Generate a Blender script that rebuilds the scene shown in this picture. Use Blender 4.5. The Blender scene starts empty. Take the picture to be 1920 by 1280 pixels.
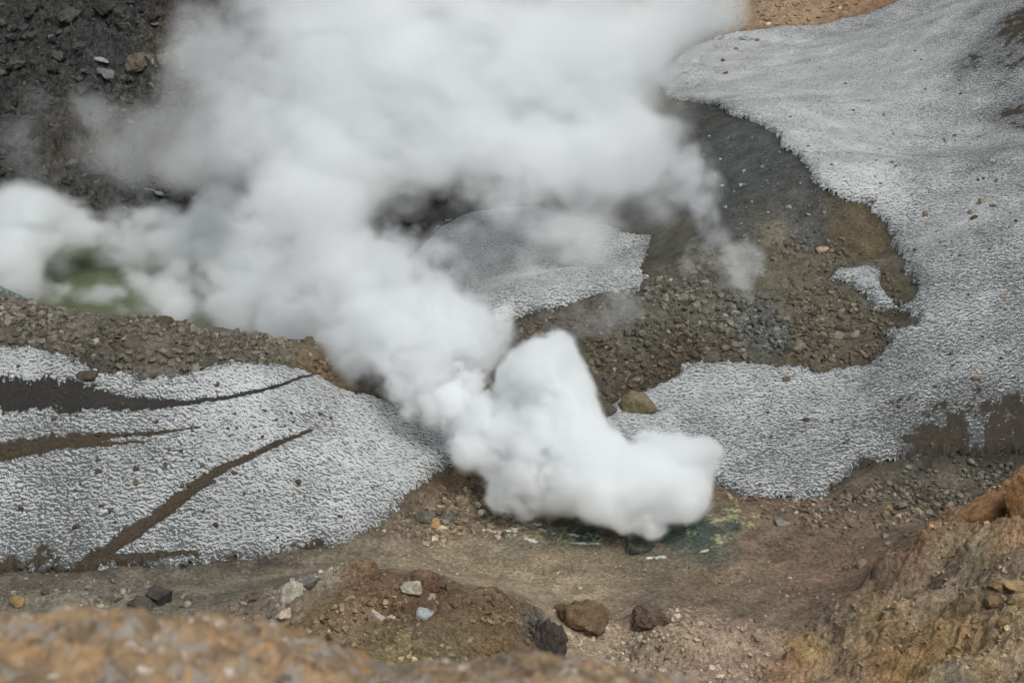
import bpy, bmesh, math, random
import numpy as np

# ------------------------------------------------------------------ camera, world, sun, exposure
S = bpy.context.scene
COL = S.collection
CAM_Z = 80.0
PITCH = math.radians(22.0)
FPX = 960.0 / math.tan(math.radians(20.0))          # focal length in pixels of a 1920 wide frame
cam = bpy.data.cameras.new("camera")
cam.sensor_width = 36.0
cam.lens = 18.0 / math.tan(math.radians(20.0))
cam.clip_start = 0.2
cam.clip_end = 3000.0
cam.dof.use_dof = True
cam.dof.focus_distance = 150.0
cam.dof.aperture_fstop = 3.0
cam_o = bpy.data.objects.new("camera", cam)
COL.objects.link(cam_o)
cam_o.location = (0, 0, CAM_Z)
cam_o.rotation_euler = (math.radians(90) - PITCH, 0, 0)
S.camera = cam_o

SUN_EL, SUN_AZ = 57.0, 150.0     # azimuth clockwise from +y (view direction)
world = bpy.data.worlds.new("World")
S.world = world
world.use_nodes = True
wn = world.node_tree.nodes
sky = wn.new("ShaderNodeTexSky")
sky.sky_type = 'NISHITA'
sky.sun_disc = False
sky.sun_elevation = math.radians(SUN_EL)
sky.sun_rotation = math.radians(SUN_AZ)
sky.dust_density = 4.0
sky.air_density = 1.0
bw = wn.new("ShaderNodeRGBToBW"); tint = wn.new("ShaderNodeMix"); tint.data_type = 'RGBA'; tint.blend_type = 'MULTIPLY'
tint.inputs[0].default_value = 1.0; tint.inputs[7].default_value = (.93, 1.0, .99, 1)
deck = wn.new("ShaderNodeMix"); deck.data_type = 'RGBA'; deck.inputs[0].default_value = .60     # thin cloud deck over the blue
wl = world.node_tree.links
wl.new(sky.outputs[0], bw.inputs[0]); wl.new(bw.outputs[0], tint.inputs[6])
wl.new(sky.outputs[0], deck.inputs[6]); wl.new(tint.outputs[2], deck.inputs[7])
wl.new(deck.outputs[2], wn["Background"].inputs["Color"])
wn["Background"].inputs["Strength"].default_value = 0.1
sun = bpy.data.lights.new("sun", 'SUN')
sun.energy = 1.2
sun.angle = math.radians(20)
sun.color = (1.0, 0.985, 0.945)
sun_o = bpy.data.objects.new("sun", sun)
COL.objects.link(sun_o)
sun_o.rotation_euler = (math.radians(90 - SUN_EL), 0, math.radians(180 - SUN_AZ))
sun_o.location = (0, 0, 200)

S.view_settings.view_transform = 'Standard'
S.view_settings.look = 'None'
S.view_settings.gamma = 1.0
S.view_settings.exposure = 0.40
S.render.engine = 'CYCLES'
cy = S.cycles
cy.use_denoising = True
cy.max_bounces = 24
cy.diffuse_bounces = 3
cy.glossy_bounces = 2
cy.transmission_bounces = 2
cy.volume_bounces = 22
cy.transparent_max_bounces = 256
cy.use_adaptive_sampling = True
cy.adaptive_threshold = 0.04
cy.sample_clamp_indirect = 8.0

# ------------------------------------------------------------------ numpy noise
def _perm(seed):
    r = np.random.RandomState(seed)
    return np.concatenate([r.permutation(256)] * 2), r.rand(256) * 2 * np.pi

def noise2(x, y, seed=0):
    p, a = _perm(seed)
    gx, gy = np.cos(a), np.sin(a)
    xi = np.floor(x).astype(np.int64); yi = np.floor(y).astype(np.int64)
    xf = x - xi; yf = y - yi
    xi &= 255; yi &= 255
    u = xf * xf * xf * (xf * (xf * 6 - 15) + 10); v = yf * yf * yf * (yf * (yf * 6 - 15) + 10)
    def g(ix, iy, fx, fy):
        h = p[p[ix & 255] + (iy & 255)]
        return gx[h] * fx + gy[h] * fy
    n00 = g(xi, yi, xf, yf); n10 = g(xi + 1, yi, xf - 1, yf)
    n01 = g(xi, yi + 1, xf, yf - 1); n11 = g(xi + 1, yi + 1, xf - 1, yf - 1)
    a0 = n00 + u * (n10 - n00); b0 = n01 + u * (n11 - n01)
    return (a0 + v * (b0 - a0)) * 1.5

def fbm(x, y, scale, octs, seed, gain=0.5, ridged=False):
    r = np.zeros_like(x); amp = 1.0; f = 1.0 / scale; tot = 0
    for o in range(octs):
        n = noise2(x * f + 17.3 * o, y * f - 9.1 * o, seed + o)
        if ridged: n = 1 - 2.2 * np.abs(n)
        r += n * amp; tot += amp; amp *= gain; f *= 2.03
    return r / tot

def cells(x, y, scale, seed):
    """cellular noise: distance to the cell's border and a random number per cell"""
    p, _ = _perm(seed); X = x / scale; Y = y / scale; xi = np.floor(X).astype(np.int64); yi = np.floor(Y).astype(np.int64)
    f1 = np.full(X.shape, 9.); f2 = f1.copy(); idn = np.zeros(X.shape)
    for i in (-1, 0, 1):
        for j in (-1, 0, 1):
            h = p[p[(xi + i) & 255] + ((yi + j) & 255)]; h2 = p[(h + 57) & 255]; h3 = p[(h + 131) & 255]
            d = np.hypot(xi + i + .1 + .8 * h / 255. - X, yi + j + .1 + .8 * h2 / 255. - Y)
            n = d < f1; f2 = np.where(n, f1, np.minimum(f2, d)); idn = np.where(n, h3 / 255., idn); f1 = np.where(n, d, f1)
    return f2 - f1, idn

def smooth(a, b, x):
    t = np.clip((x - a) / (b - a), 0, 1)
    return t * t * (3 - 2 * t)

# ------------------------------------------------------------------ photograph pixel -> place
CT, ST = math.cos(PITCH), math.sin(PITCH)
def ray(u, v):
    u = np.asarray(u, float); v = np.asarray(v, float)
    rx = (u - 960) / FPX; up = (640 - v) / FPX
    return rx, CT + up * ST, -ST + up * CT            # x, y, z of the view ray
def at_z(u, v, z):
    dx, dy, dz = ray(u, v); t = (z - CAM_Z) / dz
    return dx * t, dy * t, z
def at_y(u, v, Y):
    dx, dy, dz = ray(u, v); t = Y / dy
    return dx * t, Y, CAM_Z + dz * t

# ------------------------------------------------------------------ the lie of the land: surveyed spots (u, v, height)
SPOTS = [
 # crater floor
 (0,1085,0),(300,1075,0),(600,1045,0),(760,965,.4),(870,885,1.8),(1000,960,.3),(1200,1010,-.6),(1350,960,0),(1500,965,.3),
 (1700,960,1),(900,1080,-.3),(1200,1090,-.4),(1500,1080,0),(1600,1100,.2),(1050,1050,-.4),(450,1085,0),(1750,985,1.5),
 # slope up to the viewer
 (1100,1270,2.2),(1100,1200,.8),(1250,1260,3),(1300,1165,2.2),(1380,1185,1.6),(1230,1190,1.8),(1300,1150,1.0),
 # red mound
 (620,1080,7.4),(720,1083,9.4),(820,1104,9.2),(930,1136,7.2),(1030,1168,4.6),(1040,1235,2.6),(950,1250,5),(700,1200,11),(560,1160,7.6),
 (430,1150,3.2),(300,1120,1.6),(100,1112,1.2),(700,1280,12.5),(560,1080,4),(820,1200,10),
 # right hand rocky slope
 (1920,880,13.3),(1850,930,10.2),(1780,965,8.3),(1720,1015,6.1),(1640,1085,3.1),(1560,1155,1.9),(1500,1205,1.6),(1420,1270,2.6),
 (1920,1100,11.5),(1700,1200,4.6),(1920,1280,8.6),(1600,1280,3.6),(1800,1280,6.2),(1800,1100,7.6),(1920,980,12.2),(2080,900,17),(2080,1150,14),(1700,1100,4.7),
 # left snow slope and the ridge above
 (0,1068,.2),(300,1050,.4),(600,1030,.4),(700,1000,.5),(760,950,1),(880,860,2.4),(0,900,6),(300,900,6),(600,900,4.4),(0,760,11),
 (300,760,11),(600,760,8),(0,660,15),(300,690,14),(600,705,9),(800,780,4.4),(880,812,3.4),(450,1000,2),(750,860,3),
 (0,558,20),(150,590,18.3),(300,603,17),(450,627,14.3),(600,648,11.3),(640,662,10.3),(-120,540,21.5),
 # hump between the snows
 (940,597,9),(1060,572,10),(1200,542,12),(1000,650,5.8),(1150,750,3),(1500,432,16),(1350,560,12),(1500,560,12.5),(1650,560,13.2),
 (1500,680,7.6),(1650,660,9),(1300,690,6.5),(1700,560,14),(1380,450,14.6),(1640,440,16.2),(1270,500,12.4),
 # snow pocket in the bowl and the ash slope above it
 (1000,500,2),(850,430,.5),(1150,500,5),(900,540,2.6),(1000,400,3),(1225,480,8),(1330,200,20),(1450,260,22),(1300,330,16),
 (1280,250,19),(1300,440,13.6),(1560,372,20),(1400,380,17.6),
 # big right snowfield
 (1400,900,1),(1340,920,.4),(1500,800,4),(1700,800,5.6),(1900,800,7.8),(1700,650,10.3),(1900,650,13.4),(1900,450,20.2),(1900,300,23.9),
 (1900,100,30.5),(1800,10,32.3),(1900,10,35),(1700,450,16.4),(1700,300,19),(1700,150,23),(1500,150,19),(1400,100,18),(1500,56,20),(1700,870,3),(1900,880,4.5),
 (1600,900,1.8),(1750,900,2.8),(1250,800,2.6),(1150,780,2.7),(2100,500,18.5),(2100,200,28),(2100,750,12),(2100,860,9),
 # far rim
 (800,300,2),(800,100,19),(1100,100,17),(1200,200,14),(1000,300,5),
]
WORLD = [ # (x, y, height) where nothing is in sight
 (-60,232,-17),(-40,238,-17),(-92,240,-17),(-60,280,-16),(-30,268,-15),(-85,286,-16),(-25,240,-15),(-45,205,-9),(-75,200,-8),
 (-18,212,-6),(-110,210,-4),(-115,290,-12),(-150,200,12),(-160,330,0),(0,175,4),
 (0,20,56),(0,45,28),(-30,25,58),(30,30,54),(0,2,72),(-60,60,40),(60,10,70),(80,40,44),(-60,90,14),(-20,80,20),(-90,110,6),
 (0,80,16),(30,85,5),(37,74,10),(50,72,14),(100,60,60),(130,140,50),(150,220,46),(-130,140,10),(170,300,80),(-200,100,30),(200,100,90),
 (-140,420,95),(0,440,95),(120,460,85),(220,420,110),(-220,380,90),(-220,250,40),(60,380,34),(120,372,34),(140,335,46),(100,352,22.5),
 (-60,345,28),(-110,350,30),(-150,362,34),(0,360,26),(0,400,60),(-100,395,66),(90,410,58),
]
pts = []
for u, v, z in SPOTS:
    X, Y, Z = at_z(u, v, float(z)); pts.append((float(X), float(Y), Z))
CLIFF = [(0,300,306),(0,150,327),(0,20,344),(300,400,300),(300,200,322),(300,20,343),(150,250,314),(450,200,324),(450,330,308),(-150,200,322),(600,60,345)]
for u, v, Y in CLIFF:
    X, Y, Z = at_y(u, v, float(Y)); pts.append((float(X), Y, float(Z)))
pts += [(float(a), float(b), float(c)) for a, b, c in WORLD]
for u, v, z in ((-120,545,21),(0,560,20),(75,575,19.2),(150,592,18.3),(300,605,17),(450,629,14.3),(600,650,11.3)):
    X, Y, Z = at_z(u, v, z)
    for dY, dz in ((5., 1.6), (11., 6.), (20., 13.)): pts.append((float(X * (Y + dY) / Y), float(Y + dY), z - dz))
P = np.array(pts)
def _tps_fit(P, lam=0.6):
    n = len(P); d2 = ((P[:, None, :2] - P[None, :, :2]) ** 2).sum(-1)
    K = np.where(d2 > 0, 0.5 * d2 * np.log(d2 + 1e-12), 0)
    A = np.zeros((n + 3, n + 3)); A[:n, :n] = K + lam * np.eye(n)
    Q = np.c_[np.ones(n), P[:, :2]]; A[:n, n:] = Q; A[n:, :n] = Q.T
    return np.linalg.solve(A, np.r_[P[:, 2], 0, 0, 0])
W = _tps_fit(P)
GX0, GX1, GY0, GY1, GS = -300., 300., 0., 500., 1.0
_gx = np.arange(GX0, GX1 + GS, GS); _gy = np.arange(GY0, GY1 + GS, GS)
_XX, _YY = np.meshgrid(_gx, _gy)
_G = np.zeros(_XX.size); _xf, _yf = _XX.ravel(), _YY.ravel()
for i0 in range(0, _xf.size, 20000):
    s = slice(i0, i0 + 20000)
    d2 = (_xf[s, None] - P[None, :, 0]) ** 2 + (_yf[s, None] - P[None, :, 1]) ** 2
    _G[s] = (0.5 * d2 * np.log(d2 + 1e-12)) @ W[:-3] + W[-3] + W[-2] * _xf[s] + W[-1] * _yf[s]
_G = np.clip(_G, -18, 140).reshape(_XX.shape)
for _ in range(2):                                   # soften creases
    _Gp = np.pad(_G, 1, mode='edge')
    _G = (_Gp[:-2, 1:-1] + _Gp[2:, 1:-1] + _Gp[1:-1, :-2] + _Gp[1:-1, 2:] + 4 * _G) / 8
def grid_sample(G, x, y):
    fx = np.clip((x - GX0) / GS, 1, len(_gx) - 3.001); fy = np.clip((y - GY0) / GS, 1, len(_gy) - 3.001)
    ix = fx.astype(int); iy = fy.astype(int); tx = fx - ix; ty = fy - iy
    def w(t):
        return ((1 - t) ** 3 / 6, (3 * t ** 3 - 6 * t ** 2 + 4) / 6, (-3 * t ** 3 + 3 * t ** 2 + 3 * t + 1) / 6, t ** 3 / 6)
    wx, wy = w(tx), w(ty); r = 0
    for j in range(4):
        row = 0
        for i in range(4):
            row = row + wx[i] * G[iy + j - 1, ix + i - 1]
        r = r + wy[j] * row
    return r
def base_z(x, y): return grid_sample(_G, x, y)
def hit(u, v):
    """where the view ray through a pixel first meets the smooth land"""
    u = np.atleast_1d(np.asarray(u, float)); v = np.atleast_1d(np.asarray(v, float))
    dx, dy, dz = ray(u, v); Y = np.arange(56, 470, 0.5)
    t = Y[None, :] / dy[:, None]
    x = dx[:, None] * t; z = CAM_Z + dz[:, None] * t
    below = z < base_z(x, np.broadcast_to(Y, x.shape))
    k = np.argmax(below, 1); k = np.where(below.any(1), k, len(Y) - 1); k = np.maximum(k, 1)
    i = np.arange(len(u))
    h1 = z[i, k] - base_z(x[i, k], Y[k]); h0 = z[i, k - 1] - base_z(x[i, k - 1], Y[k - 1])
    f = np.clip(h0 / (h0 - h1 + 1e-9), 0, 1)
    yy = Y[k - 1] + f * 0.5
    return dx * yy / dy, yy
def poly_world(pl, closed=True, n=4):
    a = np.array(pl, float); b = np.roll(a, -1, 0)
    if not closed: a, b = a[:-1], b[:-1]
    q = np.concatenate([a + (b - a) * k / n for k in range(n)], 1).reshape(-1, 2)
    if not closed: q = np.r_[q, [pl[-1]]]
    return np.stack(hit(q[:, 0], q[:, 1]), 1)
def seg_dist(x, y, q, closed):
    d = np.full(x.shape, 1e9); tt = np.zeros(x.shape); n = len(q); m = n if closed else n - 1
    for i in range(m):
        ax, ay = q[i]; bx, by = q[(i + 1) % n]; ex, ey = bx - ax, by - ay
        t = np.clip(((x - ax) * ex + (y - ay) * ey) / (ex * ex + ey * ey + 1e-9), 0, 1)
        dd = (x - ax - t * ex) ** 2 + (y - ay - t * ey) ** 2
        c = dd < d; d = np.where(c, dd, d); tt = np.where(c, (i + t) / m, tt)
    return np.sqrt(d), tt
def signed(x, y, q):
    """positive inside the polygon q"""
    ins = np.zeros(x.shape, bool); n = len(q)
    for i in range(n):
        ax, ay = q[i]; bx, by = q[(i + 1) % n]
        c = ((ay > y) != (by > y)) & (x < (bx - ax) * (y - ay) / (by - ay + 1e-12) + ax)
        ins ^= c
    d, _ = seg_dist(x, y, q, True)
    return np.where(ins, d, -d)
def box_signed(x, y, q, pad=12.):
    """signed(), worked out only near the polygon"""
    out = np.full(x.shape, -pad)
    m = (x > q[:, 0].min() - pad) & (x < q[:, 0].max() + pad) & (y > q[:, 1].min() - pad) & (y < q[:, 1].max() + pad)
    out[m] = signed(x[m], y[m], q)
    return out

# ------------------------------------------------------------------ soils: colour and roughness by place
def lin(c):
    c = np.array(c, float) / 255
    return np.where(c <= .04045, c / 12.92, ((c + .055) / 1.055) ** 2.4)
SOIL = [ # u, v, soil colour, spread px, roughness m
 (300,1085,(104,96,82),120,.10),(50,1090,(100,93,80),120,.12),(620,1055,(112,101,84),90,.10),(900,1065,(134,118,94),110,.08),(1050,1095,(138,122,96),90,.08),
 (1000,1010,(90,84,74),80,.10),(1200,1060,(104,92,76),110,.10),(1400,1060,(108,92,74),110,.12),(1550,1080,(112,94,76),90,.12),(1480,1000,(106,92,76),70,.10),
 (1620,960,(100,86,70),70,.14),(1330,1010,(62,76,72),45,.10),(1270,1000,(58,72,66),40,.10),(1100,1000,(70,76,66),35,.10),
 (820,930,(104,88,68),60,.20),(880,890,(112,90,64),40,.10),(900,950,(92,82,68),50,.30),(780,970,(92,82,68),40,.20),
 (1250,1180,(132,114,94),60,.25),(1350,1200,(138,116,98),60,.28),(1120,1240,(140,122,102),70,.15),(1200,1250,(138,120,100),60,.15),(1150,1160,(122,104,84),50,.14),
 (668,1068,(150,138,100),24,.45),(600,1100,(122,114,102),40,.25),(700,1110,(106,82,60),48,.22),(790,1130,(92,72,54),50,.22),(620,1160,(116,96,70),55,.25),
 (820,1200,(104,90,66),70,.28),(760,1230,(112,100,68),50,.25),(950,1180,(100,80,60),50,.22),(1012,1190,(80,74,68),34,.5),(930,1240,(112,90,58),40,.25),
 (450,1150,(110,98,84),60,.28),(200,1125,(112,104,94),70,.3),(540,1130,(120,108,96),40,.3),
 (1900,930,(136,110,80),40,.5),(1800,960,(142,114,82),45,.5),(1740,1010,(142,118,84),40,.5),(1690,1060,(132,98,74),32,.5),(1640,1100,(130,112,90),40,.5),
 (1850,1020,(146,126,98),50,.4),(1800,1060,(128,118,96),40,.45),(1910,1000,(138,110,80),40,.35),(1880,1080,(132,118,96),50,.25),(1780,1110,(136,122,100),50,.35),
 (1700,1160,(142,124,98),50,.4),(1640,1190,(146,122,84),40,.45),(1580,1200,(136,120,94),40,.45),(1530,1230,(156,130,80),32,.4),(1750,1200,(150,126,84),60,.4),
 (1850,1180,(146,124,90),50,.35),(1900,1140,(136,118,90),40,.5),(1850,1240,(162,140,98),40,.4),(1700,1265,(150,124,74),40,.45),(1600,1265,(140,122,94),40,.4),
 (1480,1270,(142,114,86),30,.4),(1760,1270,(132,126,112),40,.4),(1900,1275,(136,120,98),40,.4),
 (1640,1130,(92,76,68),24,.5),(1690,1088,(112,80,60),22,.5),(1830,1078,(92,90,80),26,.5),(1750,1215,(140,108,66),34,.4),(1860,1062,(114,86,62),26,.35),(1870,1125,(100,84,66),26,.3),(1640,1245,(134,102,64),30,.4),(1790,1170,(112,94,72),30,.35),(1560,1185,(98,88,78),22,.5),(1730,1130,(118,106,90),26,.35),(1590,1235,(116,96,76),24,.4),(1830,1210,(128,106,76),26,.35),(1700,1235,(122,98,64),24,.4),
 (100,600,(92,86,76),80,.3),(300,640,(90,84,74),80,.3),(200,670,(74,69,62),45,.22),(400,680,(78,73,66),40,.22),(500,650,(92,85,74),70,.3),(600,680,(100,84,62),40,.3),
 (690,725,(84,72,54),35,.3),(780,765,(80,70,56),35,.3),
 (960,620,(80,73,62),45,.3),(1060,590,(84,78,68),50,.35),(1100,680,(82,75,62),60,.42),(1200,600,(86,82,72),50,.42),(1250,680,(76,68,56),50,.3),(1180,740,(76,67,55),40,.2),
 (1330,560,(90,86,76),50,.42),(1420,620,(80,83,80),50,.42),(1400,520,(90,85,72),50,.35),(1520,520,(90,82,68),60,.35),(1550,620,(86,79,66),50,.35),(1640,660,(82,72,58),40,.2),
 (1500,690,(80,71,57),35,.12),(1380,670,(84,76,64),40,.2),(1620,440,(82,71,52),45,.12),(1690,540,(78,68,50),35,.12),(1690,605,(76,66,50),30,.12),(1600,390,(80,72,58),35,.12),(1450,440,(96,89,74),30,.15),
 (1400,300,(68,70,71),80,.10),(1500,370,(72,72,70),60,.10),(1320,220,(64,65,63),50,.12),(1300,330,(74,76,74),50,.14),(1400,410,(70,70,68),40,.10),(1260,450,(82,80,70),40,.25),(1230,500,(78,74,64),30,.3),
 (60,100,(56,57,55),110,1.3),(220,50,(56,54,54),70,1.3),(300,100,(78,74,66),45,1.5),(200,130,(56,58,58),70,1.1),(60,230,(58,58,54),70,1.1),(200,250,(84,80,70),50,1.0),(320,310,(74,60,50),35,1.3),
 (120,260,(70,62,54),40,1.1),(260,350,(62,64,64),60,1.1),(170,340,(64,60,56),40,1.1),(400,300,(70,70,66),60,1.0),(330,30,(66,54,50),40,1.5),(500,150,(60,58,58),80,1.2),(20,160,(48,49,48),60,1.3),
 (790,420,(34,26,26),40,.8),(770,380,(44,38,36),40,.9),(700,400,(54,52,50),60,.9),
 (1400,40,(126,104,82),60,.35),(1500,15,(136,112,86),60,.35),(1600,5,(126,98,74),50,.35),(1350,50,(96,82,70),40,.35),
 (1890,60,(66,56,46),70,.3),(1900,200,(72,62,50),60,.25),(1850,130,(74,64,52),40,.2),(1900,330,(90,82,72),50,.2),
 (1680,900,(82,77,68),50,.18),(1800,890,(84,79,70),50,.18),(1600,935,(66,62,55),35,.15),(1560,905,(58,55,50),30,.15),(1850,850,(66,62,55),50,.15),(1760,940,(84,76,64),40,.2),
 (1750,600,(92,86,76),120,.1),(1750,300,(92,86,76),150,.1),(300,850,(86,80,70),200,.1),(1000,480,(76,72,66),80,.1),
]
_sx, _sy = hit([s[0] for s in SOIL], [s[1] for s in SOIL])
_sc = np.array([lin(s[2]) for s in SOIL])
_sc = (_sc + .20 * (_sc.mean(1, keepdims=True) - _sc)) * np.array([.985, .99, .965])
_su, _sv = np.array([q[0] for q in SOIL]), np.array([q[1] for q in SOIL])
_sc[(_su > 1450) & (_sv > 985)] *= np.array([.88, .845, .84])
_sc[(_su > 1780) & (_sv > 910) & (_sv < 986)] *= np.array([.88, .845, .84])
_sr = np.array([s[4] for s in SOIL], float)
_spread = np.array([s[3] for s in SOIL], float) * np.hypot(_sy, CAM_Z - 10) / FPX
def soil_grid():
    xw = _XX + 3.0 * fbm(_XX, _YY, 14., 4, 801); yw = _YY + 4.5 * fbm(_XX, _YY, 14., 4, 831)
    num = np.zeros(_XX.shape + (4,)); den = np.zeros(_XX.shape)
    for i in range(len(SOIL)):
        d2 = ((xw - _sx[i]) ** 2 + ((yw - _sy[i]) * .7) ** 2) / _spread[i] ** 2
        w = np.exp(-np.minimum(d2, 60) * 1.4) + 1e-3 / (1 + d2) ** 2
        den += w
        num[..., :3] += w[..., None] * _sc[i]; num[..., 3] += w * _sr[i]
    return num / den[..., None]
_SOIL = soil_grid()
def soil(x, y):
    xw = x + 0.8 * fbm(x, y, 4., 4, 61); yw = y + 1.2 * fbm(x, y, 4., 4, 77)
    return np.stack([grid_sample(_SOIL[..., k], xw, yw) for k in range(3)], -1)
def rough(x, y): return grid_sample(_SOIL[..., 3], x, y)
LUMPS = [ # (u, v, half length px, half width m, height m, turn deg): craggy masses that grow out of the soil
 (1300,1215,125,2.6,2.6,0),(1240,1222,50,1.8,1.6,10),(1400,1200,60,1.6,1.2,-10),
 (1690,1080,80,2.4,2.4,-10),(1752,1035,80,2.4,2.4,-10),(1812,1070,66,2.2,2.0,-10),(1630,1128,76,2.2,2.0,-10),(1606,1186,50,1.8,1.6,-10),
 (1800,1275,130,2.6,1.8,0),(1560,1170,48,1.5,1.3,-10),(1715,1145,70,1.7,1.8,-10),(1860,1015,85,2.2,1.8,-10),(1640,1245,90,2.0,1.5,-8),(1520,1240,50,1.7,1.4,-8),(1900,1065,70,2.0,1.6,-10),(1760,1205,80,1.8,1.8,-8),(1890,1190,70,2.0,2.0,-8),(1680,1190,60,1.5,1.5,-8),(1830,1130,60,1.6,1.6,-8),
(940,1140,36,1.5,1.0,0),(590,1098,50,1.4,1.4,0),(672,1072,44,1.4,1.7,0),(760,1130,70,2.0,1.9,0),(560,1140,56,1.7,1.6,0),(660,1150,56,1.8,1.5,0),(870,1165,66,2.0,2.0,0),(800,1090,46,1.4,1.3,0),(620,1200,64,1.8,1.5,0),(960,1205,66,2.0,2.0,20),(930,1130,50,1.6,1.4,0),(480,1130,50,1.5,1.2,0),(1100,1175,70,1.6,1.1,0),(1200,1165,60,1.4,1.0,0),(430,1150,50,1.6,1.2,0),(250,1130,70,1.6,1.4,0),(120,1125,60,1.5,1.0,0),
 (60,1125,60,1.2,.9,0),(860,1110,40,1.2,.8,0),(760,1190,70,2.2,.8,0),
]
def lumps(x, y):
    z = np.zeros_like(x)
    nz = .42 * fbm(x, y, 2.4, 5, 651, .6) + .15 * fbm(x, y, .6, 3, 655, .6)
    for u, v, hl, hw, h, deg in LUMPS:
        X, Y = hit(u, v); X, Y = X[0], Y[0]; L = hl * math.hypot(Y, 70) / FPX
        m = (np.abs(x - X) < L + hw + 3) & (np.abs(y - Y) < L + hw + 3)
        if not m.any(): continue
        c_, s_ = math.cos(math.radians(deg)), math.sin(math.radians(deg)); a = (x[m] - X) * c_ + (y[m] - Y) * s_; b = -(x[m] - X) * s_ + (y[m] - Y) * c_
        d = np.sqrt((a / L) ** 2 + (b / hw) ** 2) + nz[m]
        z[m] = np.maximum(z[m], h * np.clip(1 - d ** 2, 0, 1) ** .8 * (1 + .5 * nz[m]))
    return z
def ground_z(x, y):
    r = rough(x, y)
    z = base_z(x, y)
    big = fbm(x, y, 9., 3, 5) * 2.2
    rid = fbm(x, y * 1.3, 6.5, 6, 21, .55, True)
    fine = fbm(x, y, 1.5, 5, 41, .65)
    mid = fbm(x, y, 4., 4, 91)
    # layered, broken rock on the right hand slope and the mound: lumps drawn out along the slope
    a, b = x * .93 + y * .36, y * .93 - x * .36
    lay = fbm(a * .5, b, 4.2, 6, 131, .5, True)
    blk = np.abs(fbm(x, y, 5.0, 5, 171, .5)) * 2.2
    near = smooth(139, 131, y) * smooth(.2, .35, r)
    z = z + r * (big * .8 + rid * 1.3 * smooth(.2, .6, r) + mid * 1.1 + fine * 1.0) + .05 * fine
    z = z + near * r * (1.1 * lay + 1.5 * blk - 1.1)
    cl = smooth(.7, 1.0, r) * smooth(250, 275, y)
    st = fbm(x, y, 9., 6, 211, .6)
    z = z + cl * (5.5 * np.abs(st) + 1.6 * fbm(x, y, 2.6, 4, 231, .6, True) - 1.5)
    # broken blocks: on the near slope and mound, and large ones on the far wall
    wx, wy = x + .9 * fbm(x, y, 2.5, 4, 671, .6), y + .9 * fbm(x, y, 2.5, 4, 681, .6)
    m = near > .02
    if m.any():
        aa, bb = (wx * .93 + wy * .36)[m], (wy * .93 - wx * .36)[m]
        e1, i1 = cells(aa * .55, bb, 2.2, 691); e2, i2 = cells(aa * .8, bb, .8, 695)
        z[m] += near[m] * r[m] * .95 * (2.6 * (i1 - .5) * smooth(0, .22, e1) - .35 * smooth(.16, 0, e1) + .75 * (i2 - .5) * smooth(0, .2, e2))
    m = cl > .02
    if m.any():
        e1, i1 = cells(wx[m], wy[m] * 1.2, 6.5, 701); e2, i2 = cells(wx[m], wy[m] * 1.2, 2.4, 705)
        z[m] += cl[m] * (4.2 * (i1 - .5) * smooth(0, .3, e1) + 1.7 * (i2 - .5) * smooth(0, .3, e2))
    z = z + lumps(x, y)
    return z

# ------------------------------------------------------------------ snow outlines (photograph pixels)
SNOW_L = [(-160,648),(0,653),(60,656),(110,668),(180,695),(260,712),(340,709),(380,700),(400,687),(440,683),(520,690),(590,704),(640,735),(700,745),
 (740,770),(800,776),(850,800),(915,818),(918,850),(880,862),(830,880),(780,915),(745,945),(715,980),(690,1000),(620,1022),(540,1035),(450,1050),(330,1062),
 (200,1068),(90,1070),(-160,1080)]
SNOW_R = [(1330,902),(1390,928),(1440,934),(1500,938),(1545,932),(1562,912),(1600,885),(1650,870),(1720,863),(1800,856),(1930,850),(2160,820),(2160,-20),(1750,-20),
 (1690,5),(1620,30),(1540,48),(1460,54),(1380,62),(1340,75),(1280,100),(1230,150),(1250,188),(1310,192),(1345,200),(1370,217),(1415,230),(1450,250),(1462,260),
 (1461,274),(1495,295),(1517,320),(1525,348),(1575,372),(1625,386),(1660,420),(1680,470),(1702,492),(1690,507),(1710,522),(1721,540),(1706,577),(1682,572),(1657,550),
 (1650,512),(1622,503),(1565,513),(1556,527),(1592,533),(1625,556),(1642,580),(1675,584),(1720,594),(1720,613),(1678,618),(1651,620),(1668,645),(1650,670),(1620,687),
 (1575,695),(1535,702),(1495,690),(1455,692),(1410,685),(1330,681),(1280,685),(1272,706),(1210,738),(1155,752),(1130,780),(1150,830),(1240,880)]
SNOW_C = [(775,482),(810,436),(836,412),(890,402),(950,392),(1010,388),(1045,402),(1110,415),(1185,440),(1222,442),(1213,478),(1195,508),(1212,522),(1201,548),
 (1140,552),(1090,567),(1020,585),(935,600),(880,606),(830,585),(800,545)]
Q_L, Q_R, Q_C = poly_world(SNOW_L), poly_world(SNOW_R), poly_world(SNOW_C)
# ash and mud that lies on the snow: (polyline, half widths m along it, strength)
STREAKS_L = [
 ([(-120,757),(40,757),(140,757),(220,768),(300,772),(340,771),(420,762),(490,747),(560,725),(605,704)],[2.6,2.5,2.3,1.1,.8,.4,.32,.3,.22,.2]),
 ([(-120,862),(0,862),(60,855),(140,843),(230,832),(310,823),(380,815)],[1.7,1.4,1.2,.75,.3,.25,.1]),
 ([(100,852),(190,850),(280,842)],[.6,.3,.1]),
 ([(150,1075),(200,1048),(270,1000),(340,950),(400,905),(460,875),(530,845),(584,822)],[1.1,1.0,.85,.8,.6,.5,.42,.3]),
 ([(215,1045),(280,1000),(350,945),(405,918)],[.6,.45,.35,.2]),
 ([(170,1064),(260,1056),(370,1048)],[.45,.5,.2]),
]
SW_L = [(poly_world(p, False, 4), np.interp(np.linspace(0, 1, 40), np.linspace(0, 1, len(w)), w)) for p, w in STREAKS_L]

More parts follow.
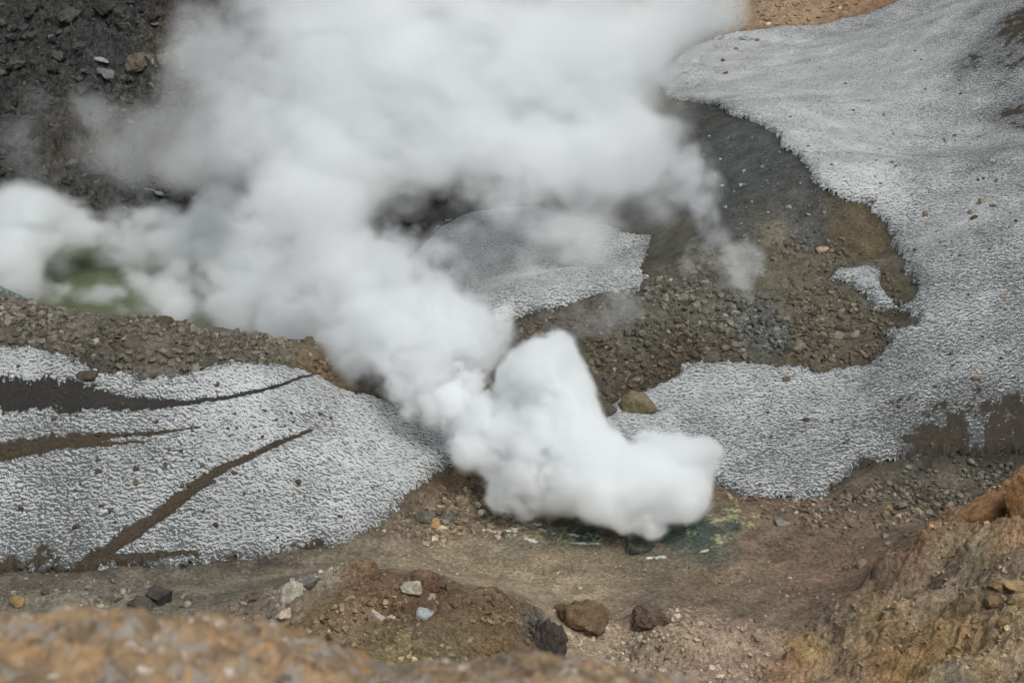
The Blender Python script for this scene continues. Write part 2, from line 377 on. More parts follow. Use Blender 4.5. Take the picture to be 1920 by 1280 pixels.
# ------------------------------------------------------------------ helpers
def mesh_np(name, verts, quads, mat=None, smooth_=True, cols=None):
    me = bpy.data.meshes.new(name)
    verts = np.asarray(verts, np.float32); quads = np.asarray(quads, np.int32); k = quads.shape[1]
    me.vertices.add(len(verts)); me.vertices.foreach_set("co", verts.ravel())
    me.loops.add(quads.size); me.loops.foreach_set("vertex_index", quads.ravel())
    me.polygons.add(len(quads)); me.polygons.foreach_set("loop_start", np.arange(0, quads.size, k, dtype=np.int32))
    me.polygons.foreach_set("use_smooth", np.full(len(quads), smooth_, bool))
    for an, arr in (cols or {}).items():
        arr = np.asarray(arr, np.float32)
        if arr.ndim == 2:
            if arr.shape[1] == 3: arr = np.c_[arr, np.ones(len(arr), np.float32)]
            a = me.attributes.new(an, 'FLOAT_COLOR', 'POINT'); a.data.foreach_set("color", arr.ravel())
        else:
            a = me.attributes.new(an, 'FLOAT', 'POINT'); a.data.foreach_set("value", arr)
    me.update(calc_edges=True); me.validate()
    if mat: me.materials.append(mat)
    return me
def link(name, me, label=None, cat=None, kind=None, group=None, parent=None, loc=(0, 0, 0)):
    o = bpy.data.objects.new(name, me); COL.objects.link(o); o.location = loc
    if label: o["label"] = label
    if cat: o["category"] = cat
    if kind: o["kind"] = kind
    if group: o["group"] = group
    if parent: o.parent = parent
    return o
class NT:
    def __init__(self, name):
        self.m = bpy.data.materials.new(name); self.m.use_nodes = True
        self.t = self.m.node_tree; self.n = self.t.nodes
        for x in list(self.n): self.n.remove(x)
        self.out = self.n.new("ShaderNodeOutputMaterial")
    def add(self, typ, **kw):
        nd = self.n.new("ShaderNode" + typ)
        for k, v in kw.items():
            if k.startswith("i_"):
                key = k[2:]; key = int(key) if key.isdigit() else key.replace("_", " ")
                self.put(nd.inputs[key], v)
            else: setattr(nd, k, v)
        return nd
    def put(self, sock, v):
        if isinstance(v, bpy.types.NodeSocket): self.t.links.new(v, sock)
        else: sock.default_value = v
    def math(self, op, a, b=0.0, c=0.0, clamp=False):
        nd = self.n.new("ShaderNodeMath"); nd.operation = op; nd.use_clamp = clamp
        self.put(nd.inputs[0], a); self.put(nd.inputs[1], b); self.put(nd.inputs[2], c)
        return nd.outputs[0]
    def mix(self, f, a, b, mode='MIX'):
        nd = self.n.new("ShaderNodeMix"); nd.data_type = 'RGBA'; nd.blend_type = mode
        self.put(nd.inputs[0], f)
        for s, v in ((nd.inputs[6], a), (nd.inputs[7], b)):
            self.put(s, v if isinstance(v, bpy.types.NodeSocket) else (*v, 1))
        return nd.outputs[2]
    def noise(self, vec, scale, detail=4., rough_=.55, dist=0.):
        nd = self.add("TexNoise"); self.put(nd.inputs["Vector"], vec)
        nd.inputs["Scale"].default_value = scale; nd.inputs["Detail"].default_value = detail
        nd.inputs["Roughness"].default_value = rough_; nd.inputs["Distortion"].default_value = dist
        return nd
    def ramp(self, f, a, b, ya=0., yb=1.):
        nd = self.add("MapRange"); nd.interpolation_type = 'SMOOTHSTEP'
        self.put(nd.inputs[0], f); self.put(nd.inputs[1], a); self.put(nd.inputs[2], b); self.put(nd.inputs[3], ya); self.put(nd.inputs[4], yb)
        return nd.outputs[0]
    def done(self, col, rough_=.9, bumps=(), spec=.25):
        b = self.add("BsdfPrincipled"); self.put(b.inputs["Base Color"], col); self.put(b.inputs["Roughness"], rough_)
        b.inputs["Specular IOR Level"].default_value = spec
        prev = None
        for h, dist, strg in bumps:
            bp = self.add("Bump"); self.put(bp.inputs["Height"], h); bp.inputs["Distance"].default_value = dist
            self.put(bp.inputs["Strength"], strg)
            if prev: self.t.links.new(prev, bp.inputs["Normal"])
            prev = bp.outputs[0]
        if prev: self.t.links.new(prev, b.inputs["Normal"])
        self.t.links.new(b.outputs[0], self.out.inputs[0])
        return self.m

ALB = 1.36      # photographed brightness -> albedo of soils
def mat_ground():
    t = NT("volcanic_soil"); g = t.add("NewGeometry").outputs["Position"]
    a = t.add("Attribute", attribute_name="soil").outputs["Color"]
    r = t.add("Attribute", attribute_name="rough").outputs["Fac"]
    n1 = t.noise(g, .35, 6, .62); n2 = t.noise(g, 2.2, 5, .65); n3 = t.noise(g, 10., 4, .7)
    c = t.mix(1.0, a, (ALB, ALB, ALB), 'MULTIPLY')
    v1 = t.ramp(n1.outputs[0], .3, .72, .72, 1.28); v2 = t.ramp(n2.outputs[0], .28, .74, .60, 1.38); v3 = t.ramp(n3.outputs[0], .32, .68, .55, 1.45)
    m = t.math('MULTIPLY', t.math('MULTIPLY', v1, v2), v3)
    cc = t.add("CombineColor"); [t.put(cc.inputs[i], m) for i in range(3)]
    c = t.mix(1.0, c, cc.outputs[0], 'MULTIPLY')
    nb = t.noise(g, .8, 7, .7, .5)
    mo = t.math('MULTIPLY_ADD', t.ramp(nb.outputs[0], .34, .64, -.55, .55), t.ramp(r, .3, 1.0), 1.0)
    c2 = t.add("CombineColor"); [t.put(c2.inputs[i], mo) for i in range(3)]
    c = t.mix(1.0, c, c2.outputs[0], 'MULTIPLY')
    # rusty and pale stains
    st = t.ramp(t.noise(g, .16, 5, .6, .6).outputs[0], .52, .68)
    c = t.mix(t.math('MULTIPLY', st, .3), c, t.mix(1.0, c, (1.15, .98, .80), 'MULTIPLY'))
    st2 = t.ramp(t.noise(g, .5, 6, .65, .4).outputs[0], .56, .70)
    c = t.mix(t.math('MULTIPLY', st2, .4), c, t.mix(1.0, c, (1.35, 1.34, 1.3), 'MULTIPLY'))
    # pebbles
    vo = t.add("TexVoronoi", feature='F1'); t.put(vo.inputs["Vector"], g); vo.inputs["Scale"].default_value = 3.2
    vb = t.add("SeparateColor"); t.put(vb.inputs[0], vo.outputs["Color"])
    peb = t.math('MULTIPLY', t.ramp(vo.outputs["Distance"], .34, .2), t.math('GREATER_THAN', vb.outputs[0], .72))
    dark = t.ramp(vb.outputs[1], .0, 1., .45, 1.75)
    pc = t.add("CombineColor"); [t.put(pc.inputs[i], dark) for i in range(3)]
    c = t.mix(t.math('MULTIPLY', peb, .8), c, t.mix(1.0, c, pc.outputs[0], 'MULTIPLY'))
    hb = t.math('ADD', t.math('MULTIPLY', n2.outputs[0], .8), t.math('MULTIPLY', n3.outputs[0], .35))
    return t.done(c, .95, [(hb, .55, t.math('ADD', .35, t.math('MULTIPLY', r, .6), clamp=True)), (peb, .08, .7)], .15)
def mat_snow():
    t = NT("suncupped_snow"); g = t.add("NewGeometry").outputs["Position"]
    dirt = t.add("Attribute", attribute_name="dirt").outputs["Fac"]
    mud = t.add("Attribute", attribute_name="mud").outputs["Fac"]
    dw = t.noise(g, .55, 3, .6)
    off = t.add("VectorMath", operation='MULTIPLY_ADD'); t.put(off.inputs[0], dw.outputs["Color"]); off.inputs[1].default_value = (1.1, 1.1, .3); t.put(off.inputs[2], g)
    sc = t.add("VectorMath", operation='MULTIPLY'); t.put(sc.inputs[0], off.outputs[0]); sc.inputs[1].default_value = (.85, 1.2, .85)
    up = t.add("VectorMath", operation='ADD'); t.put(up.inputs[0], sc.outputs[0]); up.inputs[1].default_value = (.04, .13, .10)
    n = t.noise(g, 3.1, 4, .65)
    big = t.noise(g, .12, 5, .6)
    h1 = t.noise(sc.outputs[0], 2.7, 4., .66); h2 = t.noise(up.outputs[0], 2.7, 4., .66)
    # dirt and the cup's own shadow, both painted into the steep side's colour
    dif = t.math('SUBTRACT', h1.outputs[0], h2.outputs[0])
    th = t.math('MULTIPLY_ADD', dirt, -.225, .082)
    dirt_shade = t.ramp(dif, th, t.math('ADD', th, .05))
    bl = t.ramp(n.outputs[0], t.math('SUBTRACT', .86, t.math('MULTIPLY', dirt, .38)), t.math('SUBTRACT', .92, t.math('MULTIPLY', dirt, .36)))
    dirt_shade = t.math('MAXIMUM', t.math('MULTIPLY', dirt_shade, .88), bl)
    tone = t.ramp(big.outputs[0], .3, .7, .80, 1.08)
    cc = t.add("CombineColor"); [t.put(cc.inputs[i], tone) for i in range(3)]
    white = t.mix(1.0, (.575, .59, .58), cc.outputs[0], 'MULTIPLY')
    white = t.mix(t.ramp(dirt, .2, .9, .0, .18), white, (.33, .33, .305))
    col = t.mix(dirt_shade, white, (.050, .053, .053))
    mcol = t.mix(t.ramp(n.outputs[0], .3, .7), (.022, .019, .015), (.055, .045, .033))
    tint = t.add("Attribute", attribute_name="mudcol").outputs["Color"]
    mcol = t.mix(1.0, mcol, tint, 'MULTIPLY')
    mk = t.ramp(t.math('ADD', mud, t.math('MULTIPLY_ADD', n.outputs[0], 1.3, -.65)), .40, .56)
    col = t.mix(mk, col, mcol)
    inv = t.math('SUBTRACT', 1., mk)
    return t.done(col, .7, [(t.math('MULTIPLY', h1.outputs[0], inv), .55, .75), (n.outputs[0], .10, .5)], .25)
M_GROUND, M_SNOW = mat_ground(), mat_snow()

# ------------------------------------------------------------------ ground sheet (fine where the photograph looks at it)
def rows():
    ys = [1.0]
    while ys[-1] < 56: ys.append(ys[-1] + 1.2)
    while ys[-1] < 480: ys.append(ys[-1] + 6.0e-4 * ys[-1] ** 1.2)
    return np.array(ys)
ROWS = rows()
COLS = np.linspace(-.56, .56, 1000)
GXm = ROWS[:, None] * COLS[None, :] + 0.0
GYm = np.broadcast_to(ROWS[:, None], GXm.shape).copy()
GZm = ground_z(GXm.ravel(), GYm.ravel()).reshape(GXm.shape)
def grid_quads(idx):
    return np.stack([idx[:-1, :-1], idx[:-1, 1:], idx[1:, 1:], idx[1:, :-1]], -1).reshape(-1, 4)
idx = np.arange(GXm.size).reshape(GXm.shape)
gx, gy = GXm.ravel(), GYm.ravel()
SOILC = soil(gx, gy)
_a, _b = gx * .80 + gy * .60, gy * .80 - gx * .60
_fl = smooth(114, 120, gy) * smooth(162, 150, gy) * smooth(.3, .2, rough(gx, gy))
_st = fbm(_a * .22, _b, 2.6, 5, 751, .6) * smooth(-8, 8, gx) + fbm(gx * .35, gy, 3.2, 5, 755, .6) * smooth(8, -8, gx)
SOILC *= 1 + _fl[:, None] * (.55 * _st)[:, None] * np.array([1.06, 1., .92])
SDS = [box_signed(gx, gy, q, 9.) for q in (Q_L, Q_R, Q_C)]
_out = np.maximum.reduce(SDS)
WET = np.exp(-np.clip(-_out, 0, 20) / (1.1 + .9 * fbm(gx, gy, 3., 3, 771))) * smooth(90, 150, gy + 30)
SOILC *= (1 - .40 * np.clip(WET, 0, 1))[:, None]
# sulphur crust and wet patches round the vent, pale crust veins
def blot(spots, x, y, nz):
    r = np.zeros(x.shape)
    for u, v, rx in spots:
        X, Y = hit(u, v); d = np.hypot(x - X[0], (y - Y[0]) * .8) / rx
        r = np.maximum(r, np.exp(-d ** 2))
    return smooth(.42, .60, r + nz)
nz = fbm(gx, gy, 1.5, 5, 301, .6)
green = blot([(1190,1000,2.4),(1100,1005,1.6),(1315,1000,2.6),(1260,1012,2.2),(1375,985,1.2),(1060,1000,1.0)], gx, gy, nz * .5)
yellow = blot([(1100,1003,.8),(1295,1000,.9),(1375,962,1.5),(1345,975,1.3),(1405,985,.9),(1120,1012,.9),(1060,1004,1.3),(1000,1002,1.2),(960,992,1.1),(1030,990,1.0),(1350,1010,1.0),(1420,965,.7)], gx, gy, nz * 1.0 - .02)
SOILC = SOILC * (1 - green[:, None]) + green[:, None] * lin((64, 72, 66))
yellow = yellow * smooth(-.2, .15, fbm(gx, gy, .7, 4, 321, .65))
SOILC = SOILC * (1 - .55 * yellow[:, None]) + .55 * yellow[:, None] * lin((158, 160, 122))
vein = np.zeros(gx.shape)
for pl, w in (([(905,992),(940,998),(970,990),(1012,982)], .30), ([(940,998),(950,1004)], .3), ([(985,1010),(1005,1016)], .22), ([(1010,992),(1040,1000)], .2),
              ([(1070,1016),(1120,1018)], .25), ([(1215,1046),(1245,1044)], .25), ([(1310,1036),(1325,1032)], .2), ([(1060,998),(1085,1003)],.15), ([(895,868),(910,880)],.2)):
    q = poly_world(pl, False, 4); d, _ = seg_dist(gx, gy, q, False)
    vein = np.maximum(vein, smooth(w * 1.1, w * .3, d + nz * .42))
SOILC = SOILC * (1 - .9 * vein[:, None]) + .9 * vein[:, None] * lin((196, 200, 190))
ground = link("ground", mesh_np("ground", np.stack([gx, gy, GZm.ravel()], 1), grid_quads(idx), M_GROUND, True,
    {"soil": SOILC, "rough": rough(gx, gy)}), "brown and grey volcanic soil of the crater with moraine ridges and a rocky slope", "ground", "structure")

TOP = GZm.copy().ravel()
# ------------------------------------------------------------------ snow sheets with a real thickness
def snow(q, SD, label, thick, dirt_fn, streaks=(), seed=0, edge=1.0):
    far = 8.0
    m = (gx > q[:, 0].min() - 2) & (gx < q[:, 0].max() + 2) & (gy > q[:, 1].min() - 2) & (gy < q[:, 1].max() + 2)
    sd = np.full(gx.shape, -9.)
    x, y = gx[m], gy[m]
    s = SD[m].copy()
    s = s + edge * (.9 * fbm(x, y, 2.5, 4, 400 + seed, .6) + .75 * fbm(x, y, .8, 3, 420 + seed, .6))
    sd[m] = s
    zb = base_z(x, y) + rough(x, y) * fbm(x, y, 9., 3, 5) * .8 * 2.2
    prof = np.where(s > 0, thick * (1 - np.exp(-np.maximum(s, 0) / .55)) + .12, s * 2.5)
    cup = .09 * fbm(x, y, 1.1, 2, 440 + seed)
    bumpy = .35 * fbm(x, y, 6., 3, 450 + seed)
    z = np.full(gx.shape, -50.); z[m] = zb + prof + (cup + bumpy) * smooth(0, 1.5, s)
    mud = np.zeros(x.shape); mc = np.ones((len(x), 3))
    for k, (pl, wd) in enumerate(streaks):
        d, tt = seg_dist(x, y, pl, False)
        w = np.interp(tt, np.linspace(0, 1, len(wd)), wd)
        mm = smooth(1.35, .45, d / w * 1.15 + .75 * fbm(x, y, 1.6, 5, 470 + k, .65) + .5 * fbm(x, y, .5, 3, 490 + k, .6))
        mc[mm > .1] = (.72, .78, .9) if k == 0 else (1.25, 1.1, .9)
        mud = np.maximum(mud, mm)
    z[m] -= .22 * mud * smooth(.3, 1.5, s)
    dirt = np.clip(dirt_fn(x, y, s) + .55 * np.exp(-np.maximum(s, 0) / .7) * (.5 + fbm(x, y, 4., 3, 497)) + .35 * mud, 0, 1)
    mc[(mud < .1) & (dirt > .6)] = (1.25, 1.18, 1.05)
    mud = np.maximum(mud, .66 * smooth(.66, .95, dirt + .55 * fbm(x, y, 2.6, 5, 495, .7)))
    np.maximum(TOP, z, out=TOP)
    keep = (sd > -.35).reshape(GXm.shape)
    fm = keep[:-1, :-1] & keep[:-1, 1:] & keep[1:, 1:] & keep[1:, :-1]
    qd = np.stack([idx[:-1, :-1], idx[:-1, 1:], idx[1:, 1:], idx[1:, :-1]], -1)[fm]
    used, inv = np.unique(qd.ravel(), return_inverse=True)
    full = lambda a, f=0.: (lambda o: (o.__setitem__(m, a), o)[1])(np.full((len(gx),) + a.shape[1:], f))
    vs = np.stack([gx, gy, z], 1)[used]
    return link("snow", mesh_np("snow", vs, inv.reshape(-1, 4), M_SNOW, True,
        {"dirt": full(dirt)[used], "mud": full(mud)[used], "mudcol": full(mc, 1.)[used]}), label, "snow", "stuff")
def spots_fn(lst, base, x, y, seed):
    num = np.full(x.shape, base * .02); den = np.full(x.shape, .02)
    for u, v, val, r in lst:
        X, Y = hit(u, v); R = r * np.hypot(Y[0], 70) / FPX
        w = np.exp(-((x - X[0]) ** 2 + ((y - Y[0]) * .7) ** 2) / R ** 2); num += w * val; den += w
    return num / den + .07 + .40 * fbm(x, y, 9., 6, seed, .68)
DL = [(60,690,.25,90),(450,720,.18,90),(100,820,.5,60),(80,900,.62,70),(60,990,.55,90),(300,880,.42,90),(300,980,.5,80),(600,800,.3,90),(500,930,.32,90),
      (750,830,.18,80),(800,870,.15,60),(650,980,.25,60),(600,960,.25,60),(480,1010,.5,40),(400,780,.28,60),(250,1030,.55,60)]
DR = [(1400,120,.10,90),(1550,120,.12,90),(1700,100,.14,80),(1400,180,.08,60),(1550,250,.1,80),(1650,200,.14,80),(1600,330,.12,70),(1750,250,.28,70),(1850,180,.5,50),(1820,60,.45,50),(1870,110,.75,40),
      (1905,60,.95,50),(1905,220,.8,40),(1880,300,.5,60),(1780,330,.4,60),(1680,350,.22,50),(1850,450,.36,80),(1750,450,.26,70),(1900,500,.5,60),(1800,560,.42,80),(1900,650,.55,80),(1750,680,.42,70),
      (1620,560,.25,40),(1650,730,.45,80),(1500,740,.36,70),(1350,720,.28,60),(1450,820,.46,80),(1300,820,.3,60),(1200,770,.25,50),(1450,900,.3,60),(1600,820,.55,60),(1750,790,.7,60),
      (1850,800,.88,50),(1900,850,1.0,50),(1750,850,.95,40),(1600,870,.72,40),(1540,900,.5,40)]
DC = [(850,440,.05,60),(950,420,.05,60),(1000,520,.18,60),(950,580,.28,50),(1100,520,.2,60),(1180,500,.15,40)]
snow(Q_L, SDS[0], "suncupped old snow with dark mud streaks below the grey ridge", 1.1, lambda x, y, s: spots_fn(DL, .3, x, y, 500), SW_L, 0)
snow(Q_R, SDS[1], "wide dirty snowfield curving round the bare brown hump", .9, lambda x, y, s: spots_fn(DR, .4, x, y, 510), (), 30)
snow(Q_C, SDS[2], "blue grey snow in the hollow half hidden by steam", .7, lambda x, y, s: spots_fn(DC, .3, x, y, 520), (), 60)
#==SNOW_END==

# ------------------------------------------------------------------ what a stone rests on: ground or snow, whichever is higher
TOPG = TOP.reshape(GXm.shape)
def surf(x, y):
    x = np.asarray(x, float); y = np.asarray(y, float)
    r = np.clip(np.interp(y, ROWS, np.arange(len(ROWS))), 0, len(ROWS) - 1.001)
    c = np.clip((x / y - COLS[0]) / (COLS[1] - COLS[0]), 0, len(COLS) - 1.001)
    i = r.astype(int); j = c.astype(int); a = r - i; b = c - j
    return (TOPG[i, j] * (1 - a) + TOPG[i + 1, j] * a) * (1 - b) + (TOPG[i, j + 1] * (1 - a) + TOPG[i + 1, j + 1] * a) * b
def spot(u, v):
    """where the view ray through a pixel meets the finished surface"""
    dx, dy, dz = ray(u, v); Y = np.arange(58., 460., .1); t = Y / dy
    x = dx * t; z = CAM_Z + dz * t; zz = surf(x, Y); k = int(np.argmax(z < zz)) if (z < zz).any() else len(Y) - 1
    return float(x[k]), float(Y[k]), float(zz[k]), float(math.hypot(Y[k], CAM_Z - zz[k]))
def ico(sub):
    bm = bmesh.new(); bmesh.ops.create_icosphere(bm, subdivisions=sub, radius=1.0)
    v = np.array([x.co[:] for x in bm.verts]); f = np.array([[w.index for w in p.verts] for p in bm.faces]); bm.free()
    return v, f
ICO = {k: ico(k) for k in (1, 2, 3, 4, 5)}
def rock_shape(seed, sub, cuts=13, lump=.12, depth=(.36, .75)):
    rs = np.random.RandomState(seed); v = ICO[sub][0].copy()
    lowf = fbm(v[:, 0] * 1. + v[:, 2] * .6, v[:, 1] - v[:, 2] * .8, 1.3, 2, seed % 97)
    v *= (1 + .28 * lowf)[:, None]
    for _ in range(cuts):
        n = rs.normal(size=3); n /= np.linalg.norm(n); d = rs.uniform(*depth)
        e = np.maximum(0, v @ n - d); v -= .93 * e[:, None] * n
    if sub >= 3:
        q = fbm(v[:, 0] + .7 * v[:, 2], v[:, 1] - .6 * v[:, 2], .55, 5, seed % 89 + 3, .55)
        q2 = fbm(v[:, 0] - .5 * v[:, 2] + 3, v[:, 1] + .8 * v[:, 2], .5, 5, seed % 83 + 7, .55, True)
        v *= (1 + lump * (q + .5 * q2))[:, None]
    v -= (v.max(0) + v.min(0)) / 2; v /= (v.max(0) - v.min(0)) / 2
    return v
def mat_rock(name, attr):
    t = NT(name)
    g = t.add("NewGeometry").outputs["Position"]
    if attr:
        c = t.add("Attribute", attribute_name="soil").outputs["Color"]
    else:
        c = t.add("ObjectInfo").outputs["Color"]
    n1 = t.noise(g, 1.1, 6, .65, .4); n2 = t.noise(g, 6., 5, .65)
    f = t.math('MULTIPLY', t.ramp(n1.outputs[0], .3, .7, .66, 1.32), t.ramp(n2.outputs[0], .3, .7, .7, 1.3))
    cc = t.add("CombineColor"); [t.put(cc.inputs[i], f) for i in range(3)]
    c = t.mix(1.0, c, cc.outputs[0], 'MULTIPLY')
    if attr: return t.done(c, .95, [], .15)
    du = t.ramp(t.noise(g, .9, 6, .7, .6).outputs[0], .50, .62)
    c = t.mix(t.math('MULTIPLY', du, .55), c, t.mix(.5, c, (.19, .155, .115)))
    st = t.ramp(t.noise(g, 1.7, 5, .6, .8).outputs[0], .54, .64)
    c = t.mix(t.math('MULTIPLY', st, .4), c, t.mix(1.0, c, (1.3, .95, .62), 'MULTIPLY'))
    return t.done(c, .92, [(t.math('ADD', n1.outputs[0], t.math('MULTIPLY', n2.outputs[0], .4)), .35, .9)], .2)
M_ROCK, M_RUBBLE = mat_rock("weathered_rock", False), mat_rock("loose_stones", True)

# ------------------------------------------------------------------ rubble and gravel nobody could count
def scatter(name, label, zones, seed):
    rs = np.random.RandomState(seed); VV, FF, CC, off = [], [], [], 0
    var = {1: [rock_shape(900 + k, 1, 6, .0) for k in range(14)], 2: [rock_shape(950 + k, 2, 12, .0) for k in range(16)], 3: [rock_shape(990 + k, 3, 16, .10) for k in range(16)]}
    for poly, count, s0, s1, bright, emb in zones:
        q = np.array(poly, float); lo, hi = q.min(0), q.max(0)
        u = rs.uniform(lo[0], hi[0], count * 6); v = rs.uniform(lo[1], hi[1], count * 6)
        ok = signed(u, v, q) > 0; u, v = u[ok][:count], v[ok][:count]
        x, y = hit(u, v)
        x = x + rs.normal(size=len(x)) * .4; y = y + rs.normal(size=len(y)) * 1.2
        # stones come in drifts
        dn = fbm(x, y, 5., 3, seed + 3); ok = rs.rand(len(x)) < smooth(-.35, .35, dn) * .93 + .07
        onsnow = surf(x, y) > ground_z(x, y) + .05
        if emb >= 0: ok &= ~onsnow
        x, y = x[ok], y[ok]
        z = surf(x, y); n = len(x)
        size = s0 * (s1 / s0) ** (rs.rand(n) ** 3.5)
        col = soil(x, y) * ALB * (bright * np.exp(rs.normal(size=n) * .30))[:, None] * np.exp(rs.normal(size=(n, 3)) * .018)
        for b, a0, a1 in ((1, 0, .3), (2, .3, .8), (3, .8, 99)):
            sel = np.where((size > a0) & (size <= a1))[0]
            if not len(sel): continue
            V = np.array(var[b]); F = ICO[b][1]
            k = rs.randint(len(V), size=len(sel)); P_ = V[k] * (size[sel, None, None] / 2) * rs.uniform(.65, 1.3, (len(sel), 1, 3)) * np.array([1, 1, .75])
            an = rs.rand(len(sel)) * 6.283; tl = rs.normal(size=len(sel)) * .35; c_, s_ = np.cos(an)[:, None], np.sin(an)[:, None]; ct, st = np.cos(tl)[:, None], np.sin(tl)[:, None]
            X0, Y0, Z0 = P_[..., 0], P_[..., 1] * ct - P_[..., 2] * st, P_[..., 1] * st + P_[..., 2] * ct
            P_ = np.stack([X0 * c_ - Y0 * s_, X0 * s_ + Y0 * c_, Z0], -1) + np.stack([x[sel], y[sel], z[sel] + size[sel] * (.22 - abs(emb))], -1)[:, None, :]
            VV.append(P_.reshape(-1, 3)); m = P_.shape[1]
            FF.append((F[None] + (off + np.arange(len(sel)) * m)[:, None, None]).reshape(-1, 3)); off += len(sel) * m
            CC.append(np.repeat(col[sel], m, 0))
    me = mesh_np(name, np.concatenate(VV), np.concatenate(FF), M_RUBBLE, False, {"soil": np.clip(np.concatenate(CC), .01, .75)})
    return link(name, me, label, name, "stuff")
scatter("rubble", "grey brown loose stones strewn over the moraine ridge and hump", [
 ([(-40,555),(150,588),(300,600),(600,645),(640,720),(520,690),(400,690),(340,710),(200,690),(110,665),(-40,655)], 15000, .08, 1.15, 1.1, .1),
 ([(600,650),(700,690),(800,770),(700,742)], 1200, .08, .7, 1.1, .1),
 ([(930,600),(1060,572),(1200,540),(1300,470),(1400,440),(1520,430),(1650,480),(1690,560),(1660,650),(1550,700),(1280,690),(1200,740),(1100,750),(950,660)], 30000, .07, .95, 1.05, .13),
 ([(1200,540),(1300,500),(1420,560),(1560,600),(1600,660),(1330,670),(1240,640)], 5000, .12, 1.5, 1.02, .18),
 ([(1270,210),(1440,240),(1620,390),(1500,430),(1300,430)], 1500, .08, .5, 1.3, .08),
], 71)
scatter("gravel", "brown gravel and small stones scattered on the crater floor", [
 ([(-40,1075),(600,1035),(760,960),(900,870),(1010,960),(1200,1030),(1400,940),(1560,940),(1700,960),(1650,1080),(1500,1200),(1250,1150),(1000,1110),(560,1080),(-40,1120)], 12000, .05, .4, 1.15, .08),
 ([(720,985),(840,930),(900,900),(1000,950),(1010,985),(860,1000),(770,1010)], 5000, .07, .9, 1.2, .08),
 ([(1340,925),(1540,945),(1700,900),(1900,870),(1850,940),(1650,980),(1500,980)], 8000, .06, .8, 1.25, .08),
 ([(420,1130),(600,1075),(800,1095),(1000,1150),(1060,1240),(800,1280),(560,1240)], 11000, .05, .8, 1.05, .14),
 ([(-40,1105),(300,1100),(450,1150),(420,1200),(-40,1200)], 3500, .06, .9, 1.15, .08),
 ([(1050,1180),(1250,1140),(1480,1190),(1420,1280),(1060,1280)], 6000, .05, .7, 1.15, .12),
 ([(1900,900),(1720,1010),(1560,1150),(1420,1280),(1920,1280)], 6500, .05, .6, 1.0, .16),
], 72)
scatter("rubble", "dark blocky debris covering the crater wall behind the lake", [
 ([(-60,-40),(520,-40),(480,420),(-60,420)], 22000, .22, 2.6, 1.0, .24),
 ([(1340,0),(1640,0),(1500,50),(1340,75)], 1200, .2, 1.5, 1.1, .12),
], 73)
scatter("gravel", "small dark stones dotted over the dirty snow", [
 ([(0,780),(400,770),(640,780),(640,980),(300,1040),(0,1060)], 420, .12, .5, .55, -.06),
 ([(1400,120),(1800,100),(1900,300),(1900,800),(1500,800),(1720,550),(1500,300)], 420, .14, .6, .75, -.06),
], 74)

# ------------------------------------------------------------------ single boulders
def boulder(name, label, u, v, w, h, colour, seed, group=None, cat="rock", sub=4, cuts=9, deep=1.0, sink=.42, yaw=None, lump=.2, tilt=0., dpt=(.42, .8)):
    """u, v: middle of its foot in the photograph; w, h: its size there in pixels"""
    x, y, z, dist = spot(u, v); m = dist / FPX; rs = np.random.RandomState(seed)
    V = rock_shape(seed, sub, cuts, lump, dpt)
    W, H = w * m, h * m / math.cos(math.atan2(CAM_Z - z, y)) * .86
    V = V * np.array([W / 2, W / 2 * deep * .8, H / 2 * 1.25])
    me = mesh_np(name, V, ICO[sub][1], M_ROCK, True)
    o = link(name, me, label, cat, None, group, None, (x, y, z + H * (.5 - sink)))
    o.rotation_euler = (0, tilt, rs.uniform(-.3, .3) if yaw is None else yaw)
    o.color = (*np.clip(lin(colour) * ALB, 0, .8), 1)
    return o
B = boulder
B("boulder", "long flat topped olive brown boulder at the snow edge beside the steam", 1197, 766, 78, 36, (104,96,76), 5, cuts=8, deep=.7, dpt=(.3, .55), lump=.12, tilt=.12, yaw=-.15, sink=.3)
B("boulder", "dark grey block half in the steam left of the long olive boulder", 1142, 776, 32, 30, (72,68,60), 6)
B("boulder", "squat dark brown block standing on the crest of the grey ridge", 308, 606, 34, 20, (72,64,50), 7)
B("rock_slab", "low dark slab melting out of the snow below the grey ridge", 165, 704, 44, 14, (72,66,56), 8, cat="rock slab")
B("boulder", "brown boulder at the tip of the ridge under the steam plume", 768, 772, 50, 26, (84,72,54), 9)
B("rock", "white curved rock with a dark hollow on the red mound", 546, 1118, 38, 44, (158,152,138), 10, tilt=.5)
B("rock", "dark grey crumbling rock behind the white curved rock", 578, 1096, 40, 22, (92,90,86), 11, lump=.3)
B("rock", "white rock on the very top of the red mound", 772, 1104, 42, 30, (158,152,138), 12, tilt=-.5)
B("rock", "bluish grey pale rock halfway down the red mound", 800, 1158, 42, 28, (142,148,146), 13)
B("rock", "pale log shaped rock with a rusty end on the mound's flank", 538, 1152, 42, 18, (178,164,146), 14, deep=.6, yaw=.4)
B("rock", "pinkish grey rock sunk in red soil on the mound", 707, 1160, 34, 30, (156,142,130), 15, sink=.4)
B("rock", "rusty brown rock beside the white rock on the mound's top", 806, 1098, 40, 22, (92,72,56), 16)
B("rock", "knobbly brown rock on the mound's edge near its top", 850, 1108, 30, 22, (94,78,62), 17, lump=.25)
B("boulder", "big brown leaning boulder standing on the pale chute", 1086, 1166, 104, 74, (98,82,64), 19, sub=5, lump=.42, tilt=.15, cuts=9)
B("boulder", "dark rounded boulder right of the big leaning boulder", 1226, 1166, 82, 52, (88,76,64), 20, sub=5, lump=.42, cuts=9)
B("boulder", "black craggy knob sticking out of the mound's end", 1026, 1240, 76, 104, (62,58,54), 22, sub=5, lump=.5, cuts=4, sink=.3)
